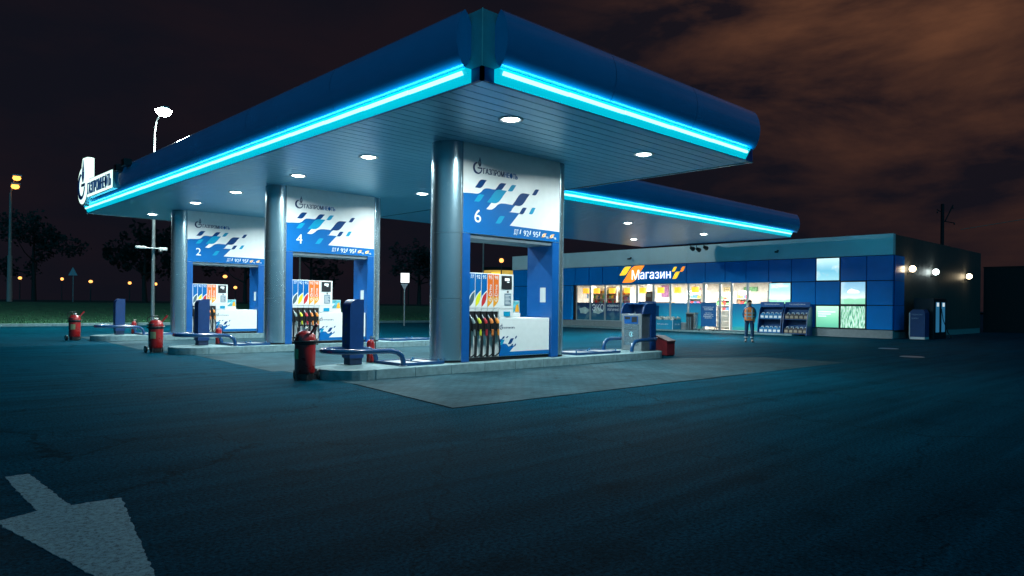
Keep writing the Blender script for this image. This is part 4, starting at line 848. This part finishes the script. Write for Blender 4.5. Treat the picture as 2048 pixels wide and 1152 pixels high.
# wall lamps on the side wall
def wall_lamp(x, m_, col, lb, pw):
    t = empty('wall_lamp', (x, V0, 3.72), 0, lb, 'wall lamp', 'globe lamps on the shop side wall')
    MB().box(-.07, .07, -.03, 0, -.3, -.12).build('wall_plate', blackp, t); MB().tube([(0, -.02, -.22), (0, -.2, -.25), (0, -.25, -.12)], .02, 8).build('arm', blackp, t)
    MB().lathe([(0, -.14), (.08, -.13), (.15, -.06), (.17, .02), (.15, .11), (.08, .18), (0, .19)], (0, -.25), 18).build('globe', m_, t)
    MB().lathe([(.172, .0), (.178, .015), (.172, .03)], (0, -.25), 18).build('band', blackp, t)
    point_light('bulb', (0, -.25, .02), .18, pw, col, t)
wall_lamp(34.44, e_wall1, (1, .72, .42), 'warm globe lamp on the side wall nearest the shop corner', 14); wall_lamp(38.5, e_wall2, (.8, 1, .95), 'cool white globe lamp in the middle of the side wall', 14); wall_lamp(45.5, e_wall1, (1, .75, .48), 'warm globe lamp at the far end of the side wall', 16)
MB().box(.15, 1.55, -.035, -.004, 1.76, 3.05).box(.15, 1.55, -.035, -.004, .45, 1.74).box(.15, 1.55, -.035, -.004, 3.07, 4.38).build('cladding_panel', cladb, shop)
# sidewalk before the shop
tag(MB().box(31.0, US-.05, 9.0, 30.0, 0, .10).build('pavement', conc, bevel=.01), 'low concrete step running along the shop front', kind='structure')

# ------------------------------------------------------------------ things in front of the shop
jugm = [mat('jug_blue', (.05, .22, .45), .25), mat('jug_clear', (.42, .55, .62), .2), mat('jug_smoke', (.10, .09, .09), .25)]
capm = mat('jug_cap_white', (.6, .7, .75), .4)
rackb = mat('rack_blue', (.004, .06, .20), .35, var=.08)
def rack_fn(t):
    W_ = 1.42
    P = [(0, 0), (.75, 0), (.75, 1.62), (.42, 1.62)]+bez((.42, 1.62), (.18, 1.40), (.04, .9), (.0, 0))[1:-1]
    for y in (0, -W_): MB().prism(P, Fr((0, y, 0), (1, 0, 0), (0, 0, 1)), (-.0 if y else 0), (.04 if y == 0 else -.04)).build('side', rackb, t)
    MB().box(.71, .75, -W_+.001, -.001, .02, 1.62).build('back', rackb, t); MB().box(.38, .71, -W_+.001, -.001, 1.60, 1.63).build('top', rackb, t)
    for z, x in ((.12, .06), (.92, .16)): MB().box(x, .70, -W_+.001, -.001, z-.03, z).build('shelf', rackb, t)
    MB().box(.40, .44, -W_, 0, 1.64, 1.90).build('header', blue, t); text('Незамерзайка', Fr((.40, -.25, 1.72), (0, -1, 0), (0, 0, 1)), 0, 0, .9, .09, 0, .004, txtw, kids(t)[-1], bold=.02)
def jug_fn(mtl):
    return MB().box(-.10, .10, -.13, .13, 0, .26)
def rack_with_jugs(x, v, lb, mi):
    t = prop('bottle_rack', rack_fn, (x, v, .0), 0, lb, 'rack', 'curved blue bottle racks at the shop front')
    return t
def make_jug(mi, x, v, z, lb, grp):
    t = empty('jug', (x, v, z), 0, lb, 'jug', grp)
    MB().box(-.09, .09, -.13, .13, 0, .25).add([(-.09, -.13, .25), (.09, -.13, .25), (.09, .13, .25), (-.09, .13, .25), (-.03, -.04, .33), (.03, -.04, .33), (.03, .04, .33), (-.03, .04, .33)], [(0, 1, 5, 4), (1, 2, 6, 5), (2, 3, 7, 6), (3, 0, 4, 7), (4, 5, 6, 7)]).build('bottle', jugm[mi], t, .01)
    MB().cyl((0, 0, .33), (0, 0, .37), .035, seg=10).tube([(0, -.11, .25), (0, -.11, .36), (0, -.02, .37)], .018, 6).build('cap', capm, t)
    MB().box(-.094, -.0905, -.09, .09, .05, .18).build('label_patch', [txtw, cyan, cyan, mat('patch_tan', (.35, .28, .2), .5)][mi+1 if mi else 0], t)
    return t
for ri, (v, mi, w) in enumerate(((11.25, 0, 'left'), (9.75, 2, 'right'))):
    lb = ('curved blue rack full of blue jugs behind the person', 'curved blue rack of dark jugs beside the green light box')[ri]
    rack_with_jugs(31.35, v, lb, mi)
    for si, z in enumerate((.122, .922)):
        g_ = '%s jugs on the %s shelf of the %s rack' % (('blue', 'dark')[ri], ('lower', 'upper')[si], w)
        base = make_jug(mi, 31.35+(.20, .30)[si], v-.2, z, g_[:-0] if False else '%s jug with pale cap on the %s shelf of the %s rack' % (('blue', 'dark')[ri], ('lower', 'upper')[si], w), g_)
        for k in range(1, 5):
            c = copy_tree(base); c.location.y = v-.2-k*.27
            for pz in ():
                pass
rk = rack_with_jugs(31.45, 20.1, 'curved blue rack half hidden behind the blue display crate', 0)
# display crate of bagged goods
crate = empty('display_crate', (31.25, 18.45, .1), 0, 'open cyan-blue display crate heaped with pale plastic bags', 'crate')
cbm = mat('crate_blue', (.01, .26, .45), .4, var=.04)
MB().box(0, .03, -1.5, 0, 0, .62).box(.9, .93, -1.5, 0, 0, .62).box(.03, .9, -1.5, -1.47, 0, .62).box(.03, .9, -.03, 0, 0, .62).box(.03, .9, -1.47, -.03, 0, .03).build('box', cbm, crate)
MB().box(-.003, .0, -1.503, -1.48, 0, .62).build('edge_trim', txtw, crate)
text('Всё для авто', Fr((0, -.3, .28), (0, -1, 0), (0, 0, 1)), 0, 0, .85, .10, 0, .003, txtw, crate, bold=.02); text('Всё', Fr((.25, -1.5, .28), (1, 0, 0), (0, 0, 1)), 0, 0, .5, .10, 0, .003, txtw, crate, bold=.02)
bagm = mat('plastic_bag', (.55, .55, .5), .35, var=.5, vs=14)
def bag_mesh(seed):
    mb = MB(); vs = []; n, k = 8, 6; random.seed(seed)
    for i in range(k+1):
        th = PI*i/k
        for j in range(n):
            ph = 2*PI*j/n; r = 1+.25*mnoise.noise(Vector((math.cos(ph)*2+seed, math.sin(ph)*2, th*2)))
            vs.append((.13*r*math.sin(th)*math.cos(ph), .17*r*math.sin(th)*math.sin(ph), .09*r*math.cos(th)))
    mb.add(vs, [(i*n+j, (i+1)*n+j, (i+1)*n+(j+1) % n, i*n+(j+1) % n) for i in range(k) for j in range(n)]); return mb
bm_ = [bag_mesh(s).mesh('plastic_bag') for s in range(4)]
for m_ in bm_: m_.materials.append(bagm)
random.seed(11)
for k in range(26):
    o = bpy.data.objects.new('plastic_bag', bm_[k % 4]); COL.objects.link(o); o.location = (31.25+random.uniform(.12, .8), 18.45-random.uniform(.1, 1.4), .1+.60+random.uniform(-.03, .16)); o.rotation_euler = (random.uniform(-.5, .5), random.uniform(-.5, .5), random.uniform(0, 6)); tag(o, 'crumpled pale plastic bag in the heap on the blue display crate', 'bag', 'plastic bags heaped in the blue crate')
# litter bin
def lb_fn(t):
    MB().box(0, .46, -.55, 0, 0, 1.02).build('body', blackp, t, .01)
    mb = MB()
    for k in range(3): mb.box(-.012, 0, -.12-.13*k, -.04-.13*k, .03, .82)
    mb.box(0, .46, -.58, -.552, .02, 1.0).build('slats', steel, t); MB().box(-.02, .48, -.6, .02, 1.02, 1.10).build('lid', steelb, t, .008); MB().box(-.004, .0, -.45, -.08, .86, .98).build('slot', dark, t)
prop('litter_bin', lb_fn, (31.6, 16.2, .1), 0, 'square black and steel litter bin left of the shop door', 'bin')
# A-board
ab = empty('sign_board', (31.3, 14.98, .1), 0, 'blue standing notice board with white text before the door', 'sign board')
fb = Fr((0, 0, 0), (0, -1, 0), (0, 0, 1))
MB().prism([(.03, .28), (1.08, .28), (1.08, 1.72), (.03, 1.72)], fb, -.04, 0).build('panel', mat('board_blue', (.006, .10, .30), .4), ab)
MB().prism([(0, .25), (1.11, .25), (1.11, .28), (0, .28)], fb, -.05, .01).prism([(0, 1.72), (1.11, 1.72), (1.11, 1.75), (0, 1.75)], fb, -.05, .01).build('frame', rackb, ab)
for y in (.06, 1.05): MB().tube([(-.25, -y, .0), (0, -y, .25), (.25, -y, 0)], .02, 6).cyl((-.25, -y-.02, .03), (-.25, -y+.02, .03), .05, seg=10).build('leg', blackp, ab)
for s_, z, w_, h_ in (('пробуждающие', 1.42, .8, .08), ('ТОПЛИВА', 1.26, .62, .13), ('Лучшее', 1.06, .42, .07), ('топливо для', .96, .66, .07), ('вашего', .86, .68, .07), ('автомобиля', .76, .5, .07)):
    text(s_, fb, .555-w_/2, z, w_, h_, 0, .003, txtw, ab, bold=.02)
# person
skin = mat('skin', (.42, .25, .19), .55); vest = mat('vest_orange', (1.0, .26, .06), .6, var=.06, emit=(.85, .14, .03), es=.0); jack = mat('workwear_blue', (.015, .10, .22), .7, var=.1); trou = mat('trousers_blue', (.01, .055, .13), .75, var=.1); refl = mat('reflective_tape', (.6, .66, .66), .3, .3); hairm = mat('hair_dark', (.02, .018, .017), .7); boot = mat('boots_black', (.02, .024, .03), .5)
def skin_mesh(name, pts, edges, radii, material, parent, root=0, sub=2):
    me = bpy.data.meshes.new(name); me.from_pydata(pts, edges, []); o = bpy.data.objects.new(name, me); COL.objects.link(o); o.parent = parent; me.materials.append(material)
    sk = o.modifiers.new('Skin', 'SKIN'); 
    if not me.skin_vertices: 
        pass
    sk.use_smooth_shade = True
    for i, r in enumerate(radii): 
        rr = r if isinstance(r, tuple) else (r, r); me.skin_vertices[0].data[i].radius = rr
    me.skin_vertices[0].data[root].use_root = True
    ss = o.modifiers.new('Subsurf', 'SUBSURF'); ss.levels = sub; ss.render_levels = sub
    return o
pe = empty('person', (21.6, 6.6, 0), 0, 'person in an orange reflective vest and blue workwear standing before the shop', 'person')
pe.rotation_euler = (0, 0, math.atan2(-8.8-6.6, -7.67-21.6)+PI/2)   # local -Y faces the viewer
K = 1.045
def sc(P): return [(x*K, y*K, z*K) for x, y, z in P]
# body: skin from hips up with head, arms and fingers
bp_ = [(0, 0, .98), (0, 0, 1.15), (0, .01, 1.35), (0, .01, 1.48), (0, -.0, 1.56), (0, -.01, 1.64), (0, -.02, 1.72),
       (.17, .01, 1.45), (.235, .02, 1.20), (.21, -.06, .98), (.205, -.09, .92), (-.17, .01, 1.45), (-.245, .03, 1.20), (-.20, -.07, 1.00), (-.185, -.11, .95),
       (.10, 0, .90), (.12, -.01, .50), (.12, .02, .10), (.13, -.10, .05), (-.10, 0, .90), (-.12, -.01, .50), (-.13, .02, .10), (-.15, -.10, .05)]
be = [(0, 1), (1, 2), (2, 3), (3, 4), (4, 5), (5, 6), (3, 7), (7, 8), (8, 9), (9, 10), (3, 11), (11, 12), (12, 13), (13, 14), (0, 15), (15, 16), (16, 17), (17, 18), (0, 19), (19, 20), (20, 21), (21, 22)]
br_ = [(.14, .10), (.13, .095), (.15, .10), (.10, .075), .055, (.085, .095), (.075, .085), .055, .042, .030, .034, .055, .042, .030, .034, .085, .055, .04, .04, .085, .055, .04, .04]
fing = []; 
for s_, wr in ((1, (.205, -.09, .92)), (-1, (-.185, -.11, .95))):
    b0 = len(bp_); wi = 10 if s_ == 1 else 14
    for k in range(5):
        ox = (k-2)*.018; ln = (.055, .075, .08, .072, .058)[k]
        bp_ += [(wr[0]+ox*.3, wr[1]+ox-.0, wr[2]-.035), (wr[0]+ox*.3-.012*s_, wr[1]+ox-.01, wr[2]-.035-ln*.5), (wr[0]+ox*.3-.028*s_, wr[1]+ox-.012, wr[2]-.035-ln)]
        i0 = len(bp_)-3; be += [(wi, i0), (i0, i0+1), (i0+1, i0+2)]; br_ += [.012, .0095, .008]
skin_mesh('body', sc(bp_), be, [tuple(K*q for q in r) if isinstance(r, tuple) else K*r for r in br_], skin, pe)
def torso(name, z, rx, ry, m_, off=0, slit=0):
    mb = MB(); vs = []; n = 22
    for zz, a, b, cy in zip(z, rx, ry, [.0]*len(z)):
        for k in range(n): 
            th = 2*PI*k/n; e = .8; cx_, sn_ = math.cos(th), math.sin(th)
            vs.append((K*a*math.copysign(abs(cx_)**e, cx_), K*(cy+b*math.copysign(abs(sn_)**e, sn_)), K*zz))
    mb.add(vs, [(i*n+k, i*n+(k+1) % n, (i+1)*n+(k+1) % n, (i+1)*n+k) for i in range(len(z)-1) for k in range(n)], True); return mb.build(name, m_, pe)
torso('jacket', [.90, 1.0, 1.2, 1.38, 1.47, 1.53, 1.555], [.20, .195, .19, .205, .17, .085, .065], [.135, .13, .13, .13, .10, .075, .06], jack)
torso('vest', [.93, .96, 1.1, 1.25, 1.38, 1.45, 1.50], [.215, .212, .205, .21, .205, .165, .10], [.152, .15, .148, .148, .142, .115, .09], vest)
for z in (1.08, 1.22): torso('reflective_band', [z, z+.045], [.2105, .2125], [.152, .152], refl)
for x in (-.10, .10): MB().box(K*(x-.02), K*(x+.02), -.162, -.150, K*1.0, K*1.42).build('reflective_strap', refl, pe)
for s_ in (1, -1):
    w_ = 7 if s_ == 1 else 11
    skin_mesh('sleeve', sc([bp_[w_], bp_[w_+1], tuple(bp_[w_+1][q]*.15+bp_[w_+2][q]*.85 for q in range(3))]), [(0, 1), (1, 2)], [.072*K, .060*K, .048*K], jack, pe)
    l_ = 15 if s_ == 1 else 19
    skin_mesh('trouser_leg', sc([(0.06*s_, 0, .97), bp_[l_], bp_[l_+1], (bp_[l_+2][0], .02, .12)]), [(0, 1), (1, 2), (2, 3)], [(.12*K, .12*K), .105*K, .078*K, .068*K], trou, pe)
    MB().cyl(sc([(bp_[l_+2][0], .02, .20)])[0], sc([(bp_[l_+2][0], .02, .24)])[0], .083*K, seg=14, caps=False).build('reflective_band', refl, pe)
    skin_mesh('boot', sc([(bp_[l_+2][0], .04, .10), (bp_[l_+2][0]+.01*s_, .02, .045), (bp_[l_+2][0]+.03*s_, -.14, .035)]), [(0, 1), (1, 2)], [.055*K, .05*K, .04*K], boot, pe)
hv = MB(); vs = []
for i in range(8):
    th = PI*.56*i/7
    for j in range(18):
        ph = 2*PI*j/18; front = -math.sin(ph) > .35; tt = min(th, .75) if front else th
        vs.append((K*.088*math.sin(tt)*math.cos(ph), K*(-.012+.108*math.sin(tt)*math.sin(ph)), K*(1.70+.112*math.cos(tt))))
hv.add(vs, [(i*18+j, (i+1)*18+j, (i+1)*18+(j+1) % 18, i*18+(j+1) % 18) for i in range(7) for j in range(18)], True); hv.build('hair', hairm, pe)
fc_ = MB()
for s_ in (-1, 1): fc_.cyl((K*.03*s_, K*-.112, K*1.675), (K*.03*s_, K*-.118, K*1.675), .012, seg=8)
fc_.build('eyes', hairm, pe); MB().add(sc([(0, -.115, 1.68), (-.014, -.11, 1.635), (.014, -.11, 1.635), (0, -.140, 1.64)]), [(0, 1, 3), (0, 3, 2), (1, 2, 3)]).build('nose', skin, pe); MB().box(-.024, .024, K*-.114, K*-.10, K*1.598, K*1.607).build('mouth', mat('lips', (.3, .12, .1), .5), pe)
for s_ in (-1, 1): MB().cyl((K*.084*s_, K*-.01, K*1.66), (K*.096*s_, K*-.005, K*1.66), .026, .02, 10).build('ear', skin, pe)
# air and water station by the side wall
ks = empty('service_box', (33.0, 3.64, 0), 0, 'squat blue box with white text beside the shop side wall', 'service box')
MB().box(.02, .7, -.74, 0, .12, 1.38).build('cabinet', rackb, ks); MB().box(.0, .02, -.04, 0, 0, 1.38).box(0, .70, -.74, 0, 0, .12).build('edge', white, ks); MB().prism([(0, 1.38), (.74, 1.38), (.64, 1.55), (.15, 1.55)], Fr((0, 0, 0), (0, -1, 0), (0, 0, 1)), -.7, -.02).build('lid', rackb, ks)
for s_, z, w_ in (('ПОДКАЧКА', 1.24, .5), ('ШИН', 1.05, .3)): text(s_, Fr((.02, -.12, 0), (0, -1, 0), (0, 0, 1)), 0, z, w_, .08, 0, .003, mat('text_pale_blue', (.3, .42, .55), .6), ks, bold=.02)
av = empty('air_station', (34.0, 3.72, 0), 0, 'tall dark air and water station with two lit blue strips', 'air station')
MB().box(0, 2.2, -.95, 0, 0, 2.15).build('cabinet', blackp, av, .02)
for x in (.35, 1.35): s2 = MB().box(x, x+.55, -.965, -.951, .35, 1.95).build('lit_strip', e_strip, av); MB().box(x+.1, x+.45, -.972, -.966, 1.72, 1.92).build('display', e_lcd, s2)
MB().tube([(1.25, -.97, 1.6), (1.27, -1.05, 1.0), (1.8, -1.15, .3), (2.6, -1.1, .04)], .02, 8).build('hose', black, av)

# ------------------------------------------------------------------ lamps and signs
def pole(mb, x0, z0, z1, r0, r1): mb.cyl((0, 0, z0), (0, 0, z1), r0, r1, 12)
wl = empty('street_lamp', (5.70, 35.46, 0), 0, 'tall curved-arm lamp with dazzling white head behind the canopy', 'street lamp')
MB().cyl((0, 0, 0), (0, 0, 6.4), .11, .09, 14).cyl((0, 0, 6.4), (0, 0, 10.6), .07, .055, 12).tube([(0, 0, 10.6), (0, -.05, 11.4), (0, -.35, 12.0), (0, -1.1, 12.35)], [.05, .045, .04, .035], 10).build('pole', poleg, wl)
MB().box(-.16, .16, -2.0, -1.0, 12.36, 12.50).build('lamp_head', steelb, wl, .03); MB().lathe([(0, -.34), (.24, -.28), (.40, -.12), (.43, 0), (0, .0)][::-1], (0, -1.5)).build('lens', e_whl, wl, loc=(0, 0, 12.35)).scale = (1, 1, 1)
area_light('bulb', (0, -1.5, 11.98), .6, 3200, (.82, 1.0, .95), wl)
cmr = empty('security_camera', (5.70, 35.46, 4.55), 0, 'pair of pale cameras on a crossbar halfway up the lamp pole', 'camera')
MB().cyl((-.75, -.12, .05), (.55, -.12, .05), .035).build('crossbar', poleg, cmr); MB().box(-1.0, -.45, -.25, -.05, .0, .14).build('housing', offw, cmr, .02); MB().box(.25, .70, -.25, -.05, -.05, .12).build('housing', offw, cmr, .02); MB().lathe([(0, -.25), (.1, -.2), (.12, -.06), (0, -.06)], (.35, -.15)).build('dome', blackp, cmr)
ol = empty('street_lamp', (4.6, 74.9, 1.35), 0, 'tall street lamp with two orange heads at the far left', 'street lamp')
MB().cyl((0, 0, 0), (0, 0, 4.5), .24, .2, 12).cyl((0, 0, 4.5), (0, 0, 10.6), .14, .10, 12).tube([(0, 0, 10.6), (.1, -.1, 11.0), (.35, -.3, 11.3)], .06, 8).tube([(0, 0, 10.6), (.2, -.2, 11.7), (.4, -.35, 12.1)], .06, 8).build('pole', mat('pole_rusty', (.35, .28, .26), .6), ol)
for x, y, z in ((.32, -.3, 11.38), (.42, -.40, 12.2)):
    h_ = MB().box(x-.4, x+.4, y-.3, y+.3, z, z+.16).build('lamp_head', steelb, ol, .03); MB().lathe([(0, .12), (.26, .02), (.36, -.16), (.26, -.34), (0, -.42)], (x, y)).build('lens', e_sod, h_, loc=(0, 0, z)); area_light('bulb', (x, y, z-.28), .5, 350, (1, .48, .14), ol)
def far_lamp_fn(t):
    MB().cyl((0, 0, 0), (0, 0, 3.4), .09, .06, 8).build('pole', mat('pole_dark', (.05, .05, .055), .6), t); MB().lathe([(0, 3.35), (.2, 3.4), (.30, 3.6), (.2, 3.8), (0, 3.85)], seg=12).build('globe', e_sodf, t)
places = ['leftmost small orange globe lamp beyond the grass', 'second small orange globe lamp from the left beyond the grass', 'small orange globe lamp beyond the grass above the left extinguisher', 'small orange globe lamp beyond the grass above the left end rail', 'small orange globe lamp beyond the grass beside the lamp pole', 'small orange globe lamp seen through the portal marked 2', 'lower small orange globe lamp seen through the portal marked 2', 'small orange globe lamp seen through the portal marked 6']
f0 = None
for k, (x, y, z) in enumerate(((14.94, 135.6, 5.27), (20.1, 130.7, 5.18), (23.6, 127.3, 4.81), (28.4, 122.8, 4.63), (31.6, 119.7, 4.51), (36.1, 101.6, 5.55), (41.3, 110.3, 4.07), (46.7, 49.9, 6.61))):
    o = prop('street_lamp', far_lamp_fn, (0, 0, 0), 0, 'x', 'street lamp', 'small orange lamps beyond the grass') if f0 is None else copy_tree(f0)
    f0 = f0 or o; o.location = (x, y, z-3.6); o['label'] = places[k]; q_ = (1, .85, 1.1, .95, .75, 1.15, 1, .9)[k]; o.scale = (q_, q_, 1)
# triangular sign at left, give-way sign and lit board in the middle gap
def tri_sign(loc, s, inv, lb, ph):
    t = empty('road_sign', loc, -.763, lb, 'road sign'); MB().cyl((0, 0, 0), (0, 0, ph), .05).build('pole', poleg, t)
    P = [(-s/2, 0), (s/2, 0), (0, s*.9)] if not inv else [(-s/2, s*.9), (s/2, s*.9), (0, 0)]
    MB().prism(P, Fr((0, -.06, ph-.1), (1, 0, 0), (0, 0, 1)), 0, .02).build('plate', mat('sign_back', (.42, .42, .46), .5, .3), t)
tri_sign((11.75, 83.3, 1.37), 1.05, False, 'narrow triangular road sign on a thin pole at the far left', 3.1)
tri_sign((21.6, 32.9, 0), .52, True, 'downward pointing triangular road sign in the gap between the portals', 2.62)
bb = empty('lit_hoarding', (50.5, 74, 1.35), -.6, 'small bright white hoarding glowing beyond the give-way sign', 'hoarding')
MB().box(-.65, .65, 0, .3, 3.2, 4.7).build('panel', blackp, bb); MB().box(-.6, .6, -.02, -.001, 3.25, 4.6).build('face', e_signy, bb); MB().cyl((-.5, .15, 0), (-.5, .15, 3.2), .08).build('post', black, bb); MB().cyl((.5, .15, 0), (.5, .15, 3.2), .08).build('post', black, bb)
bl = MB()
for z in (3.6, 4.0, 4.35): bl.box(-.45, .45, -.026, -.021, z, z+.05)
bl.build('print_lines', slate, bb)
# kiosk with golden rim seen through the portal marked 6
gk = empty('roadside_kiosk', (53.3, 57.3, 0), math.radians(46.3)-PI/2, 'round-roofed roadside kiosk with a golden lit rim seen through portal six', 'kiosk')
MB().cyl((0, 0, .0), (0, 0, 4.6), 1.9, 1.9, 28).build('wall', mat('kiosk_wall', (.22, .2, .1), .6), gk); MB().cyl((0, 0, 4.6), (0, 0, 5.9), 1.95, 2.2, 28).build('sign_drum', mat('kiosk_gold', (.4, .3, .06), .5, emit=(.85, .55, .10), es=.55, var=.5, vs=.8), gk); MB().cyl((0, 0, 5.9), (0, 0, 6.3), 2.3, 2.3, 28).build('roof', dark, gk); MB().box(-1.0, .1, -2.35, -2.1, 5.15, 5.6).build('panel', e_signa, gk)
for x, y, h, lb, r in ((38.6, 43.8, 9.5, 'thin pale lamp pole seen through the portal marked 6', .09), (25.5, 56.3, 10.5, 'rust-lit lamp pole seen through the portal marked 4', .11)):
    t = empty('pole', (x, y, .2), 0, lb, 'pole'); MB().cyl((0, 0, 0), (0, 0, h), r, r*.7, 10).build('shaft', mat('pole_pinkish', (.4, .3, .28), .5, emit=(.5, .16, .08), es=.0), t); MB().tube([(0, 0, h), (.3, -.3, h+.4), (1.2, -1.2, h+.6)], .05, 6).build('arm', poleg, t)
# catenary pole behind the shop
ct = empty('utility_pole', (77, 14.0, 0), math.radians(-43.7), 'dark utility pole with angled cross-arms behind the shop', 'utility pole')
MB().cyl((0, 0, 0), (0, 0, 12.8), .20, .16, 10).build('pole', dark, ct); MB().tube([(.3, 0, 11.0), (1.1, 0, 12.7)], .06, 6).tube([(-.6, 0, 12.2), (0, 0, 11.9)], .05, 6).tube([(0, 0, 11.0), (1.3, 0, 10.8)], .05, 6).build('cross_arm', dark, ct)
for x, z in ((1.1, 12.3), (-.55, 11.8), (1.25, 10.6)): MB().lathe([(0, z), (.07, z+.02), (.05, z+.1), (.08, z+.15), (0, z+.25)], (x, 0)).build('insulator', blackp, ct)
wr = MB(); wr.tube([(78.2, 12.6, 10.1), (83, 8, 11.25), (95, -6, 12.4), (120, -30, 13.5)], .03, 5); tag(wr.build('overhead_wire', mat('wire', (.22, .2, .15), .5)), 'thin pale overhead wire crossing the sky right of the utility pole', 'wire')
# dark boundary wall at the far right
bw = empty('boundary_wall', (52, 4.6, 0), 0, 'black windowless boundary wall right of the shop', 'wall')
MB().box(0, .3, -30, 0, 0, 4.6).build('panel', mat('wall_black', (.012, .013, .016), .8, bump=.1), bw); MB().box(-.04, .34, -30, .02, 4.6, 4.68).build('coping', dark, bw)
# ------------------------------------------------------------------ trees beyond the road
lf = mat('foliage_dark', (.025, .03, .025), .9, var=.4, vs=3); bk_ = mat('bark', (.05, .04, .035), .9)
def make_tree(seed, h, r):
    random.seed(seed); t = empty('tree', (0, 0, 0), 0, 'x', 'tree', 'dark trees beyond the road'); mb = MB(); mb.tube([(0, 0, 0), (.1, .05, h*.3), (0, .1, h*.6), (.1, 0, h*.85)], [.3, .22, .14, .05], 8)
    tips = []
    for k in range(9):
        a = random.uniform(0, 2*PI); z = h*random.uniform(.3, .7); l = r*random.uniform(.5, .95); e = (math.cos(a)*l, math.sin(a)*l, z+h*random.uniform(.08, .28)); mb.tube([(0, 0, z), (e[0]*.5, e[1]*.5, z+(e[2]-z)*.35), e], [.1, .06, .02], 6); tips.append(e)
    mb.build('trunk', bk_, t); c = MB(); tips.append((0, 0, h*.9)); tips.append((.5, -.4, h*.75))
    for e in tips:
        for _ in range(7):
            q = (e[0]+random.gauss(0, r*.22), e[1]+random.gauss(0, r*.22), e[2]+random.gauss(0, h*.07)); rr = r*random.uniform(.12, .26)
            for _ in range(26):
                d = Vector((random.gauss(0, 1), random.gauss(0, 1), random.gauss(0, 1))).normalized()*rr*random.uniform(.5, 1.1); p = Vector(q)+d; u = Vector((random.gauss(0, 1), random.gauss(0, 1), random.gauss(0, 1))).normalized(); w = u.orthogonal().normalized(); s_ = random.uniform(.16, .32)
                c.add([p-u*s_, p+w*s_*.6, p+u*s_, p-w*s_*.6], [(0, 1, 2, 3)])
    c.build('crown', lf, t); return t
protoT = [make_tree(1, 9, 4.2), make_tree(2, 11, 4.8), make_tree(5, 8, 3.6)]
spots = [(0, 125, 0, 1.3), (16, 130, 1, 1.3), (30, 120, 2, 1.5), (42, 108, 0, 1.3), (56, 112, 1, 1.3), (72, 100, 2, 1.4)]
wh = ['near the two-headed orange lamp', 'behind the narrow triangular sign', 'near the white lamp pole', 'seen through the portal marked 2', 'seen through the portal marked 4', 'behind the lit white hoarding']
used = set()
for k, (x, y, ti, s_) in enumerate(spots):
    o = protoT[ti] if ti not in used else copy_tree(protoT[ti]); used.add(ti)
    o.location = (x, y, 1.3); o.scale = (s_, s_, s_); o.rotation_euler.z = k*1.3; o['label'] = 'dark leafy tree '+wh[k]
